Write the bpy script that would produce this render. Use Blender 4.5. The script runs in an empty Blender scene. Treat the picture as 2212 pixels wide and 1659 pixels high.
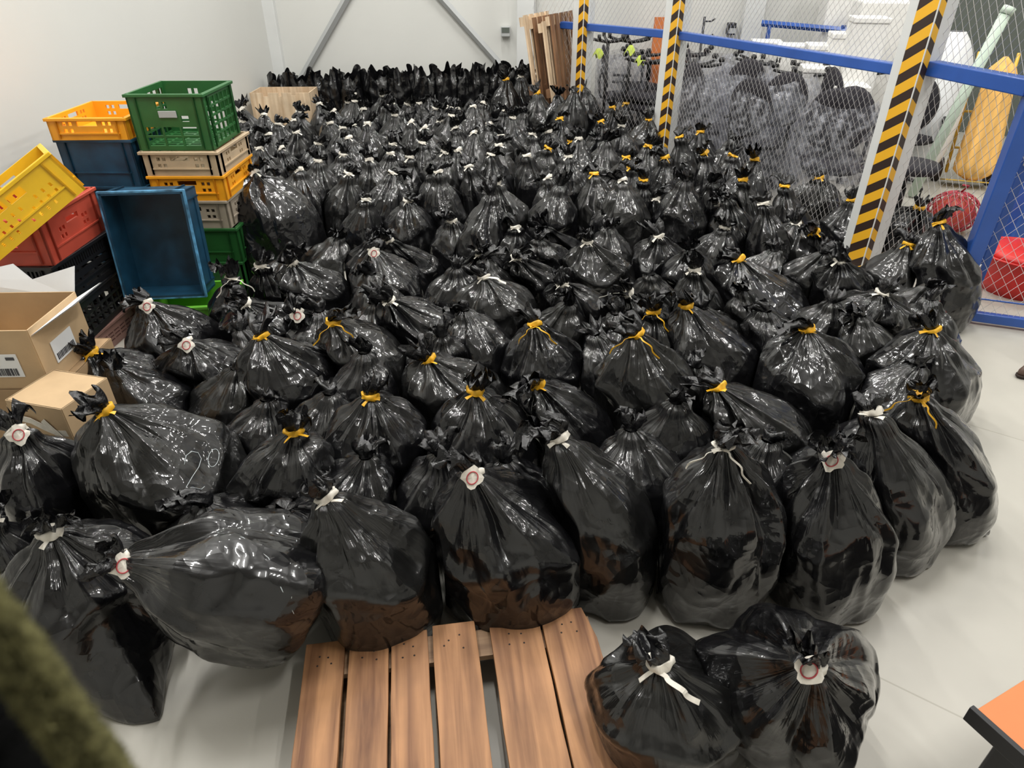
import bpy, math, random
import numpy as np
from mathutils import Matrix, Vector, Euler

S = bpy.context.scene
COL = S.collection
# ------------------------------------------------------------------ camera, light, exposure
F, CX, CY, H, PITCH = 1450.0, 1106.0, 829.5, 2.0, math.radians(32.4)
cp, sp = math.cos(PITCH), math.sin(PITCH)
cam_d = bpy.data.cameras.new('camera')
cam = bpy.data.objects.new('camera', cam_d)
COL.objects.link(cam)
cam.location = (0, 0, H)
cam.rotation_euler = (math.pi / 2 - PITCH, 0, 0)
cam_d.sensor_width = 36.0
cam_d.lens = F / 2212 * 36.0
cam_d.clip_start = 0.02
cam_d.dof.use_dof = True
cam_d.dof.focus_distance = 3.0
cam_d.dof.aperture_fstop = 9.0
S.camera = cam

w = bpy.data.worlds.new('world'); S.world = w
w.use_nodes = True
w.node_tree.nodes['Background'].inputs[0].default_value = (0.80, 0.85, 0.92, 1)
w.node_tree.nodes['Background'].inputs[1].default_value = 0.15

S.view_settings.view_transform = 'Standard'
S.view_settings.look = 'None'
S.view_settings.gamma = 1.0
S.view_settings.exposure = 0.0
S.view_settings.use_curve_mapping = False

CEIL = 5.2
LAMPS = [(-2.2, 2.9), (-2.2, 4.4), (-2.2, 7.4), (-0.2, 2.3), (-0.2, 5.1), (-0.2, 8.2), (1.9, 0.6), (1.9, 3.8), (1.9, 6.8), (4.8, 1.9), (4.8, 5.2), (4.8, 8.6), (8.3, 5.0)]
for i, (lx, ly) in enumerate(LAMPS):
    d = bpy.data.lights.new('ceiling_lamp_light', 'AREA')
    d.shape = 'RECTANGLE'; d.size = 0.06; d.size_y = 1.2
    d.energy = 68
    d.color = (1.0, 0.985, 0.95)
    o = bpy.data.objects.new('ceiling_lamp_light', d)
    o.location = (lx, ly, CEIL - 0.16)
    o.rotation_euler = (0, 0, 0.25)
    COL.objects.link(o)

# ------------------------------------------------------------------ pixel helpers
def pt(x, y, h):
    """ground-parallel plane z=h seen at photo pixel x,y"""
    a = (x - CX) / F; b = (y - CY) / F
    d = np.array([a, cp - b * sp, -sp - b * cp])
    t = (h - H) / d[2]
    return np.array([0, 0, H]) + d * t
def pY(x, y, Y):
    a = (x - CX) / F; b = (y - CY) / F
    d = np.array([a, cp - b * sp, -sp - b * cp])
    return np.array([0, 0, H]) + d * (Y / d[1])
def zd(p):
    return p[1] * cp + (H - p[2]) * sp

# ------------------------------------------------------------------ materials
def mat(name, col, rough=0.5, metal=0.0, spec=0.5, noise=None, bump=None, coat=0, alpha=None, trans=0):
    m = bpy.data.materials.new(name); m.use_nodes = True
    nt = m.node_tree; b = nt.nodes['Principled BSDF']
    b.inputs['Base Color'].default_value = (*col, 1)
    b.inputs['Roughness'].default_value = rough
    b.inputs['Metallic'].default_value = metal
    b.inputs['Specular IOR Level'].default_value = spec
    b.inputs['Coat Weight'].default_value = coat
    b.inputs['Transmission Weight'].default_value = trans
    if alpha is not None: b.inputs['Alpha'].default_value = alpha
    tc = nt.nodes.new('ShaderNodeTexCoord')
    if noise:
        sc, amt = noise[:2]
        stretch = noise[2] if len(noise) > 2 else (1, 1, 1)
        mp = nt.nodes.new('ShaderNodeMapping'); mp.inputs['Scale'].default_value = stretch
        n = nt.nodes.new('ShaderNodeTexNoise'); n.inputs['Scale'].default_value = sc; n.inputs['Detail'].default_value = 6
        nt.links.new(tc.outputs['Object'], mp.inputs[0]); nt.links.new(mp.outputs[0], n.inputs['Vector'])
        r = nt.nodes.new('ShaderNodeMapRange')
        r.inputs['From Min'].default_value = 0.3; r.inputs['From Max'].default_value = 0.7
        r.inputs['To Min'].default_value = 1 - amt; r.inputs['To Max'].default_value = 1 + amt
        nt.links.new(n.outputs['Fac'], r.inputs['Value'])
        mx = nt.nodes.new('ShaderNodeVectorMath'); mx.operation = 'SCALE'
        mx.inputs[0].default_value = col
        nt.links.new(r.outputs[0], mx.inputs['Scale'])
        nt.links.new(mx.outputs[0], b.inputs['Base Color'])
    if bump:
        sc, st = bump
        n2 = nt.nodes.new('ShaderNodeTexNoise'); n2.inputs['Scale'].default_value = sc; n2.inputs['Detail'].default_value = 4
        nt.links.new(tc.outputs['Object'], n2.inputs['Vector'])
        bp = nt.nodes.new('ShaderNodeBump'); bp.inputs['Strength'].default_value = st; bp.inputs['Distance'].default_value = 0.01
        nt.links.new(n2.outputs['Fac'], bp.inputs['Height']); nt.links.new(bp.outputs[0], b.inputs['Normal'])
    return m

M = {}
def film_mat(name, base, rough):
    m = bpy.data.materials.new(name); m.use_nodes = True
    nt = m.node_tree; b = nt.nodes['Principled BSDF']
    b.inputs['Base Color'].default_value = (*base, 1)
    b.inputs['Roughness'].default_value = rough
    b.inputs['Specular IOR Level'].default_value = 0.32
    b.inputs['Coat Weight'].default_value = 0.8; b.inputs['Coat Roughness'].default_value = 0.055
    N = nt.nodes.new; L = nt.links.new
    tc = N('ShaderNodeTexCoord')
    # creases: voronoi cell borders, two sizes, warped
    wn = N('ShaderNodeTexNoise'); wn.inputs['Scale'].default_value = 5.0; wn.inputs['Detail'].default_value = 2
    L(tc.outputs['Object'], wn.inputs['Vector'])
    ad = N('ShaderNodeVectorMath'); ad.operation = 'MULTIPLY_ADD'; ad.inputs[1].default_value = (0.16, 0.16, 0.16)
    L(wn.outputs['Color'], ad.inputs[0]); L(tc.outputs['Object'], ad.inputs[2])
    v1 = N('ShaderNodeTexVoronoi'); v1.feature = 'F1'; v1.inputs['Scale'].default_value = 9.0
    L(ad.outputs[0], v1.inputs['Vector'])
    v2 = N('ShaderNodeTexVoronoi'); v2.feature = 'F1'; v2.inputs['Scale'].default_value = 22.0
    L(ad.outputs[0], v2.inputs['Vector'])
    # radial gathers from the tie, from the UVs (u = round the bag, v = up to the tie)
    mp = N('ShaderNodeMapping'); mp.inputs['Scale'].default_value = (46, 2.2, 1)
    L(tc.outputs['UV'], mp.inputs[0])
    rn = N('ShaderNodeTexNoise'); rn.inputs['Scale'].default_value = 1.0; rn.inputs['Detail'].default_value = 3
    L(mp.outputs[0], rn.inputs['Vector'])
    sx = N('ShaderNodeSeparateXYZ'); L(tc.outputs['UV'], sx.inputs[0])
    mk = N('ShaderNodeMapRange'); mk.inputs['From Min'].default_value = 0.55; mk.inputs['From Max'].default_value = 0.9
    mk.inputs['To Min'].default_value = 0.04; mk.inputs['To Max'].default_value = 0.45
    L(sx.outputs['Y'], mk.inputs['Value'])
    ml = N('ShaderNodeMath'); ml.operation = 'MULTIPLY'; L(rn.outputs['Fac'], ml.inputs[0]); L(mk.outputs[0], ml.inputs[1])
    a1 = N('ShaderNodeMath'); a1.operation = 'MULTIPLY_ADD'; a1.inputs[1].default_value = 0.55
    L(v1.outputs['Distance'], a1.inputs[0]); L(ml.outputs[0], a1.inputs[2])
    a2 = N('ShaderNodeMath'); a2.operation = 'MULTIPLY_ADD'; a2.inputs[1].default_value = 0.16
    L(v2.outputs['Distance'], a2.inputs[0]); L(a1.outputs[0], a2.inputs[2])
    bp = N('ShaderNodeBump'); bp.inputs['Strength'].default_value = 0.75; bp.inputs['Distance'].default_value = 0.022
    L(a2.outputs[0], bp.inputs['Height']); L(bp.outputs[0], b.inputs['Normal']); L(bp.outputs[0], b.inputs['Coat Normal'])
    # dust makes the gloss uneven
    dn = N('ShaderNodeTexNoise'); dn.inputs['Scale'].default_value = 6; dn.inputs['Detail'].default_value = 5
    L(tc.outputs['Object'], dn.inputs['Vector'])
    rr = N('ShaderNodeMapRange'); rr.inputs['From Min'].default_value = 0.35; rr.inputs['From Max'].default_value = 0.7
    rr.inputs['To Min'].default_value = rough * 0.75; rr.inputs['To Max'].default_value = rough * 1.5
    L(dn.outputs['Fac'], rr.inputs['Value']); L(rr.outputs[0], b.inputs['Roughness'])
    return m
M['film'] = film_mat('black_film', (0.0045, 0.0045, 0.0052), 0.24)
M['film2'] = film_mat('black_film_matte', (0.006, 0.006, 0.006), 0.28)
M['film_grey'] = film_mat('grey_film', (0.045, 0.047, 0.052), 0.25)
M['tuft'] = mat('black_film_gathered', (0.006, 0.006, 0.007), 0.24, bump=(60, 0.5))
M['yellow_tape'] = mat('yellow_tape', (0.78, 0.42, 0.02), 0.45, noise=(30, 0.2))
M['white_tape'] = mat('white_tape', (0.72, 0.68, 0.60), 0.6, noise=(30, 0.15))
M['red_ink'] = mat('red_ink', (0.42, 0.05, 0.06), 0.6)
M['chalk'] = mat('pale_marker', (0.55, 0.6, 0.62), 0.6)
M['wall'] = mat('white_wall_paint', (0.645, 0.645, 0.615), 0.6, noise=(0.7, 0.02))
M['ceil'] = mat('ceiling_paint', (0.62, 0.62, 0.60), 0.7)
M['steel_white'] = mat('white_steel_paint', (0.66, 0.67, 0.66), 0.4, noise=(3, 0.04))
M['steel_grey'] = mat('grey_steel', (0.42, 0.43, 0.43), 0.4)
M['blue_paint'] = mat('blue_steel_paint', (0.025, 0.085, 0.34), 0.3, noise=(4, 0.12))
M['wire'] = mat('galvanised_wire', (0.62, 0.60, 0.60), 0.35, metal=0.3)
M['black_plastic'] = mat('black_plastic', (0.012, 0.012, 0.014), 0.4)
M['black_fabric'] = mat('black_fabric', (0.02, 0.018, 0.024), 0.85, noise=(40, 0.2))
M['blue_fabric'] = mat('blue_fabric', (0.02, 0.03, 0.22), 0.85)
M['chrome'] = mat('dull_chrome', (0.5, 0.5, 0.52), 0.25, metal=1)
M['cardboard'] = mat('cardboard', (0.50, 0.35, 0.20), 0.8, noise=(9, 0.07))
M['cardboard_dark'] = mat('cardboard_inside', (0.36, 0.24, 0.13), 0.85, noise=(9, 0.1))
M['paper'] = mat('white_paper', (0.78, 0.79, 0.80), 0.6)
M['ink'] = mat('black_ink', (0.05, 0.05, 0.06), 0.6)
M['foam'] = mat('white_polystyrene', (0.80, 0.79, 0.76), 0.7, noise=(25, 0.04))
M['rubber'] = mat('dark_rubber', (0.03, 0.018, 0.014), 0.7)
M['steel_yellow'] = mat('yellow_steel_paint', (0.72, 0.45, 0.06), 0.4)
M['orange'] = mat('orange_plastic', (0.62, 0.19, 0.055), 0.45, noise=(5, 0.05))
M['red_plastic'] = mat('red_plastic', (0.62, 0.015, 0.012), 0.4, noise=(5, 0.1))
M['crate_red'] = mat('crate_red', (0.50, 0.075, 0.045), 0.42, noise=(7, 0.12))
M['crate_yellow'] = mat('crate_yellow', (0.82, 0.50, 0.015), 0.4, noise=(7, 0.08))
M['crate_orange'] = mat('crate_orange', (0.85, 0.36, 0.015), 0.4, noise=(7, 0.08))
M['crate_green'] = mat('crate_green', (0.022, 0.115, 0.03), 0.4, noise=(7, 0.15))
M['crate_dkgreen'] = mat('crate_dark_green', (0.01, 0.075, 0.015), 0.45, noise=(7, 0.15))
M['crate_lime'] = mat('crate_lime', (0.11, 0.36, 0.03), 0.4, noise=(7, 0.15))
M['crate_beige'] = mat('crate_beige', (0.50, 0.38, 0.25), 0.5, noise=(9, 0.1))
M['crate_grey'] = mat('crate_dusty_beige', (0.32, 0.27, 0.21), 0.6, noise=(9, 0.12))
M['crate_blue'] = mat('crate_blue', (0.010, 0.052, 0.098), 0.38, noise=(9, 0.35))
M['crate_blue_rim'] = mat('crate_blue_worn_rim', (0.07, 0.22, 0.38), 0.45, noise=(16, 0.7))
M['crate_black'] = mat('crate_black', (0.010, 0.010, 0.012), 0.35)
M['crate_brown'] = mat('crate_brown', (0.22, 0.12, 0.10), 0.5, noise=(9, 0.2))
M['fleece'] = mat('black_fleece', (0.004, 0.004, 0.004), 1.0, spec=0.1)
M['olive_lit_fuzz'] = mat('olive_lit_fuzz', (0.13, 0.122, 0.055), 1.0, spec=0.1, noise=(300, 0.6))  # fuzz colour that carries the lit rim of the dark sleeve
M['leather'] = mat('brown_leather', (0.10, 0.06, 0.045), 0.5)
M['lime_fabric'] = mat('lime_fabric', (0.62, 0.75, 0.12), 0.8)
M['net_red'] = mat('red_net', (0.42, 0.04, 0.06), 0.6)
M['jute'] = mat('yellow_sacking', (0.80, 0.46, 0.13), 0.75, noise=(14, 0.25, (1, 1, 0.15)))
M['pole'] = mat('pale_green_tube', (0.55, 0.66, 0.55), 0.5)
M['dark_door'] = mat('dark_green_grey_paint', (0.10, 0.115, 0.10), 0.5)
M['white_board'] = mat('grey_board', (0.62, 0.62, 0.60), 0.5)
M['lampglass'] = None
def clear_film():
    m = bpy.data.materials.new('clear_film'); m.use_nodes = True
    nt = m.node_tree; nt.nodes.clear(); N = nt.nodes.new; L = nt.links.new
    out = N('ShaderNodeOutputMaterial'); mix = N('ShaderNodeMixShader'); tr = N('ShaderNodeBsdfTransparent'); pr = N('ShaderNodeBsdfPrincipled')
    tr.inputs[0].default_value = (0.93, 0.93, 0.95, 1)
    pr.inputs['Base Color'].default_value = (0.35, 0.36, 0.40, 1); pr.inputs['Roughness'].default_value = 0.07; pr.inputs['Specular IOR Level'].default_value = 0.9
    tc = N('ShaderNodeTexCoord')
    n = N('ShaderNodeTexNoise'); n.inputs['Scale'].default_value = 16; n.inputs['Detail'].default_value = 5
    L(tc.outputs['Object'], n.inputs['Vector'])
    bp = N('ShaderNodeBump'); bp.inputs['Strength'].default_value = 1.0; bp.inputs['Distance'].default_value = 0.03
    L(n.outputs['Fac'], bp.inputs['Height']); L(bp.outputs[0], pr.inputs['Normal'])
    r = N('ShaderNodeMapRange'); r.inputs['From Min'].default_value = 0.45; r.inputs['From Max'].default_value = 0.75
    r.inputs['To Min'].default_value = 0.10; r.inputs['To Max'].default_value = 0.95
    L(n.outputs['Fac'], r.inputs['Value']); L(r.outputs[0], mix.inputs[0])
    L(tr.outputs[0], mix.inputs[1]); L(pr.outputs[0], mix.inputs[2]); L(mix.outputs[0], out.inputs[0])
    return m
M['clear'] = clear_film()
def wood_mat(name, c1, c2, axis=1):
    m = bpy.data.materials.new(name); m.use_nodes = True
    nt = m.node_tree; b = nt.nodes['Principled BSDF']; N = nt.nodes.new; L = nt.links.new
    tc = N('ShaderNodeTexCoord'); mp = N('ShaderNodeMapping')
    s = [26, 26, 26]; s[axis] = 1.6
    mp.inputs['Scale'].default_value = s
    oi = N('ShaderNodeObjectInfo')
    L(tc.outputs['Object'], mp.inputs[0])
    ad = N('ShaderNodeVectorMath'); ad.operation = 'ADD'
    sc = N('ShaderNodeMath'); sc.operation = 'MULTIPLY'; sc.inputs[1].default_value = 50
    L(oi.outputs['Random'], sc.inputs[0]); L(mp.outputs[0], ad.inputs[0]); L(sc.outputs[0], ad.inputs[1])
    n = N('ShaderNodeTexNoise'); n.inputs['Scale'].default_value = 1.0; n.inputs['Detail'].default_value = 8; n.inputs['Distortion'].default_value = 0.6
    L(ad.outputs[0], n.inputs['Vector'])
    cr = N('ShaderNodeValToRGB'); e = cr.color_ramp.elements
    e[0].position = 0.30; e[0].color = (*c1, 1); e[1].position = 0.66; e[1].color = (*c2, 1)
    L(n.outputs['Fac'], cr.inputs[0])
    n2 = N('ShaderNodeTexNoise'); n2.inputs['Scale'].default_value = 3.5; n2.inputs['Detail'].default_value = 4
    L(tc.outputs['Object'], n2.inputs['Vector'])
    r = N('ShaderNodeMapRange'); r.inputs['From Min'].default_value = 0.35; r.inputs['From Max'].default_value = 0.65
    r.inputs['To Min'].default_value = 0.78; r.inputs['To Max'].default_value = 1.18
    L(n2.outputs['Fac'], r.inputs['Value'])
    vs = N('ShaderNodeVectorMath'); vs.operation = 'SCALE'
    L(cr.outputs[0], vs.inputs[0]); L(r.outputs[0], vs.inputs['Scale']); L(vs.outputs[0], b.inputs['Base Color'])
    bp = N('ShaderNodeBump'); bp.inputs['Strength'].default_value = 0.3; bp.inputs['Distance'].default_value = 0.003
    L(n.outputs['Fac'], bp.inputs['Height']); L(bp.outputs[0], b.inputs['Normal'])
    b.inputs['Roughness'].default_value = 0.62
    return m
M['wood'] = wood_mat('orange_pallet_wood', (0.13, 0.052, 0.022), (0.41, 0.205, 0.092))
M['wood_in'] = wood_mat('brown_pallet_wood', (0.16, 0.09, 0.05), (0.34, 0.22, 0.13), 0)
M['wood_pale'] = wood_mat('pale_pallet_wood', (0.52, 0.36, 0.22), (0.76, 0.60, 0.42), 2)
M['wood_brown'] = wood_mat('dark_pallet_wood', (0.14, 0.065, 0.03), (0.30, 0.16, 0.08), 2)
def hazard_mat():
    m = bpy.data.materials.new('hazard_tape'); m.use_nodes = True
    nt = m.node_tree; b = nt.nodes['Principled BSDF']; N = nt.nodes.new; L = nt.links.new
    tc = N('ShaderNodeTexCoord'); sx = N('ShaderNodeSeparateXYZ'); L(tc.outputs['Object'], sx.inputs[0])
    # object x = signed distance from the corner edge measured along each leg
    at = N('ShaderNodeAttribute'); at.attribute_name = 'legu'
    ma = N('ShaderNodeMath'); ma.operation = 'MULTIPLY_ADD'; ma.inputs[1].default_value = 0.75
    L(at.outputs['Fac'], ma.inputs[0]); L(sx.outputs['Z'], ma.inputs[2])
    mu = N('ShaderNodeMath'); mu.operation = 'MULTIPLY'; mu.inputs[1].default_value = 1 / 0.145; L(ma.outputs[0], mu.inputs[0])
    fr = N('ShaderNodeMath'); fr.operation = 'FRACT'; L(mu.outputs[0], fr.inputs[0])
    gt = N('ShaderNodeMath'); gt.operation = 'GREATER_THAN'; gt.inputs[1].default_value = 0.52; L(fr.outputs[0], gt.inputs[0])
    mx = N('ShaderNodeMix'); mx.data_type = 'RGBA'
    mx.inputs[6].default_value = (0.80, 0.42, 0.02, 1); mx.inputs[7].default_value = (0.030, 0.016, 0.012, 1)
    L(gt.outputs[0], mx.inputs[0]); L(mx.outputs[2], b.inputs['Base Color'])
    b.inputs['Roughness'].default_value = 0.45
    return m
M['hazard'] = hazard_mat()
def floor_mat():
    m = bpy.data.materials.new('grey_tiled_floor'); m.use_nodes = True
    nt = m.node_tree; b = nt.nodes['Principled BSDF']; N = nt.nodes.new; L = nt.links.new
    tc = N('ShaderNodeTexCoord'); mp = N('ShaderNodeMapping'); mp.inputs['Rotation'].default_value = (0, 0, 0.62)
    L(tc.outputs['Object'], mp.inputs[0])
    br = N('ShaderNodeTexBrick'); br.offset = 0; br.inputs['Scale'].default_value = 1.0
    br.inputs['Brick Width'].default_value = 1.8; br.inputs['Row Height'].default_value = 1.8
    br.inputs['Mortar Size'].default_value = 0.0035
    br.inputs['Color1'].default_value = (0.47, 0.45, 0.40, 1); br.inputs['Color2'].default_value = (0.455, 0.435, 0.385, 1)
    br.inputs['Mortar'].default_value = (0.37, 0.35, 0.30, 1)
    L(mp.outputs[0], br.inputs['Vector'])
    n = N('ShaderNodeTexNoise'); n.inputs['Scale'].default_value = 1.4; n.inputs['Detail'].default_value = 6
    L(tc.outputs['Object'], n.inputs['Vector'])
    r = N('ShaderNodeMapRange'); r.inputs['From Min'].default_value = 0.3; r.inputs['From Max'].default_value = 0.7
    r.inputs['To Min'].default_value = 0.94; r.inputs['To Max'].default_value = 1.05
    L(n.outputs['Fac'], r.inputs['Value'])
    vs = N('ShaderNodeVectorMath'); vs.operation = 'SCALE'
    L(br.outputs['Color'], vs.inputs[0]); L(r.outputs[0], vs.inputs['Scale']); L(vs.outputs[0], b.inputs['Base Color'])
    b.inputs['Roughness'].default_value = 0.38
    return m
M['floor'] = floor_mat()

# ------------------------------------------------------------------ mesh helpers
class MB:
    def __init__(s): s.v = []; s.f = []; s.sm = []
    def add(s, vs, fs, smooth=False):
        o = len(s.v); s.v += [tuple(v) for v in vs]; s.f += [tuple(i + o for i in f) for f in fs]; s.sm += [smooth] * len(fs)
    def box(s, c, d, R=None):
        x, y, z = d[0] / 2, d[1] / 2, d[2] / 2
        vs = [Vector((a * x, b * y, e * z)) for a in (-1, 1) for b in (-1, 1) for e in (-1, 1)]
        if R is not None: vs = [R @ v for v in vs]
        vs = [(v.x + c[0], v.y + c[1], v.z + c[2]) for v in vs]
        s.add(vs, [(0, 1, 3, 2), (4, 6, 7, 5), (0, 4, 5, 1), (2, 3, 7, 6), (0, 2, 6, 4), (1, 5, 7, 3)])
    def tube(s, path, r, n=8, caps=True, smooth=True):
        P = [Vector(p) for p in path]; rs = r if hasattr(r, '__len__') else [r] * len(P)
        rings = []; up = Vector((0, 0, 1)); prev = None
        for i, p in enumerate(P):
            t = (P[min(i + 1, len(P) - 1)] - P[max(i - 1, 0)])
            t = t.normalized() if t.length > 1e-9 else Vector((0, 0, 1))
            a = t.cross(up if abs(t.z) < 0.95 else Vector((1, 0, 0))) if prev is None else (prev - t * prev.dot(t))
            a.normalize(); prev = a; b = t.cross(a)
            rings.append([p + (a * math.cos(k * 2 * math.pi / n) + b * math.sin(k * 2 * math.pi / n)) * rs[i] for k in range(n)])
        vs = [v for rg in rings for v in rg]; fs = []
        for i in range(len(P) - 1):
            for k in range(n):
                k2 = (k + 1) % n
                fs.append((i * n + k, i * n + k2, (i + 1) * n + k2, (i + 1) * n + k))
        if caps: fs += [tuple(range(n))[::-1], tuple((len(P) - 1) * n + k for k in range(n))]
        s.add(vs, fs, smooth)
    def lathe(s, prof, c=(0, 0, 0), n=24, sx=1, sy=1):
        vs = []; fs = []
        for (r, z) in prof:
            for k in range(n):
                a = 2 * math.pi * k / n
                vs.append((c[0] + r * math.cos(a) * sx, c[1] + r * math.sin(a) * sy, c[2] + z))
        for i in range(len(prof) - 1):
            for k in range(n):
                k2 = (k + 1) % n
                fs.append((i * n + k, i * n + k2, (i + 1) * n + k2, (i + 1) * n + k))
        if prof[0][0] > 1e-4: fs.append(tuple(range(n))[::-1])
        if prof[-1][0] > 1e-4: fs.append(tuple((len(prof) - 1) * n + k for k in range(n)))
        s.add(vs, fs, True)
    def panel(s, w, h, t, holes, Mx, ox=0, oz=0):
        """upright wall in local xz, thickness t in y, rectangular holes (x0,z0,x1,z1) in metres; Mx places it"""
        xs = sorted(set([0, w] + [v for q in holes for v in (max(q[0], 0), min(q[2], w))]))
        zs = sorted(set([0, h] + [v for q in holes for v in (max(q[1], 0), min(q[3], h))]))
        for i in range(len(xs) - 1):
            # merge runs in z
            run = None
            for j in range(len(zs)):
                solid = False
                if j < len(zs) - 1:
                    mx_, mz_ = (xs[i] + xs[i + 1]) / 2, (zs[j] + zs[j + 1]) / 2
                    solid = not any(q[0] < mx_ < q[2] and q[1] < mz_ < q[3] for q in holes)
                if solid and run is None: run = zs[j]
                if not solid and run is not None:
                    z0, z1 = run, zs[j]; run = None
                    vs = [Mx @ Vector((x, y, z)) for x in (xs[i], xs[i + 1]) for y in (0, t) for z in (z0, z1)]
                    s.add(vs, [(0, 1, 3, 2), (4, 6, 7, 5), (0, 4, 5, 1), (2, 3, 7, 6), (0, 2, 6, 4), (1, 5, 7, 3)])
    def build(s, name, m, parent=None, loc=None, rot=None, bevel=0):
        me = bpy.data.meshes.new(name)
        me.from_pydata(s.v, [], s.f); me.update()
        me.polygons.foreach_set('use_smooth', s.sm)
        me.materials.append(m)
        o = bpy.data.objects.new(name, me); COL.objects.link(o)
        if parent is not None: o.parent = parent
        if loc is not None: o.location = loc
        if rot is not None: o.rotation_euler = rot
        if bevel:
            b = o.modifiers.new('bevel', 'BEVEL'); b.width = bevel; b.segments = 2; b.limit_method = 'ANGLE'; b.angle_limit = math.radians(40)
        return o
def tag(o, label=None, cat=None, group=None, kind=None):
    if label: o['label'] = label
    if cat: o['category'] = cat
    if group: o['group'] = group
    if kind: o['kind'] = kind
    return o
def thing(name, label, cat, loc=(0, 0, 0), rot=(0, 0, 0), group=None):
    o = bpy.data.objects.new(name, None); COL.objects.link(o)
    o.location = loc; o.rotation_euler = rot; o.empty_display_size = 0.1
    return tag(o, label, cat, group)
def struct(name, mb, m, **k):
    o = mb.build(name, m, **k); o['kind'] = 'structure'; return o
def copy_tree(o, parent=None):
    c = o.copy(); COL.objects.link(c)
    if parent is not None: c.parent = parent
    for ch in list(o.children): copy_tree(ch, c)
    return c
# ------------------------------------------------------------------ rubbish bags
def catmull(P, n):
    P = np.array(P, float); Q = np.vstack([2 * P[0] - P[1], P, 2 * P[-1] - P[-2]])
    seg = len(P) - 1; t = np.linspace(0, seg - 1e-6, n); i = t.astype(int); u = (t - i)[:, None]
    p0, p1, p2, p3 = Q[i], Q[i + 1], Q[i + 2], Q[i + 3]
    return 0.5 * ((2 * p1) + (-p0 + p2) * u + (2 * p0 - 5 * p1 + 4 * p2 - p3) * u ** 2 + (-p0 + 3 * p1 - 3 * p2 + p3) * u ** 3)
def snoise(p, rng, freq, n=7):
    o = np.zeros(p.shape[:-1])
    for _ in range(n):
        d = rng.normal(size=3); d /= np.linalg.norm(d)
        o += np.sin((p @ d) * freq * rng.uniform(0.6, 1.6) + rng.uniform(0, 6.28))
    return o / n * 1.6
def grid_mesh(name, V, m, parent=None, closed_bottom=False, loc=None):
    """V: (rings, n, 3) grid wrapped round; returns object with UVs (u round, v along)"""
    R, N = V.shape[:2]
    me = bpy.data.meshes.new(name)
    co = V.reshape(-1, 3)
    i = np.arange(R - 1)[:, None]; k = np.arange(N)[None, :]; k2 = (k + 1) % N
    q = np.stack([i * N + k, i * N + k2, (i + 1) * N + k2, (i + 1) * N + k], -1).reshape(-1, 4)
    u0 = np.broadcast_to(k / N, (R - 1, N)); u1 = np.broadcast_to((k + 1) / N, (R - 1, N))
    v0 = np.broadcast_to(i / (R - 1), (R - 1, N)); v1 = np.broadcast_to((i + 1) / (R - 1), (R - 1, N))
    uv = np.stack([np.stack([u0, v0], -1), np.stack([u1, v0], -1), np.stack([u1, v1], -1), np.stack([u0, v1], -1)], 2).reshape(-1, 2)
    me.vertices.add(len(co)); me.vertices.foreach_set('co', co.astype(np.float32).ravel())
    me.loops.add(q.size); me.loops.foreach_set('vertex_index', q.ravel().astype(np.int32))
    me.polygons.add(len(q)); me.polygons.foreach_set('loop_start', np.arange(0, q.size, 4, dtype=np.int32))
    me.polygons.foreach_set('loop_total', np.full(len(q), 4, np.int32))
    me.polygons.foreach_set('use_smooth', np.ones(len(q), bool))
    l = me.uv_layers.new(name='uv'); l.data.foreach_set('uv', uv.astype(np.float32).ravel())
    me.update(calc_edges=True); me.validate()
    me.materials.append(m)
    o = bpy.data.objects.new(name, me); COL.objects.link(o)
    if parent is not None: o.parent = parent
    if loc is not None: o.location = loc
    return o

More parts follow.
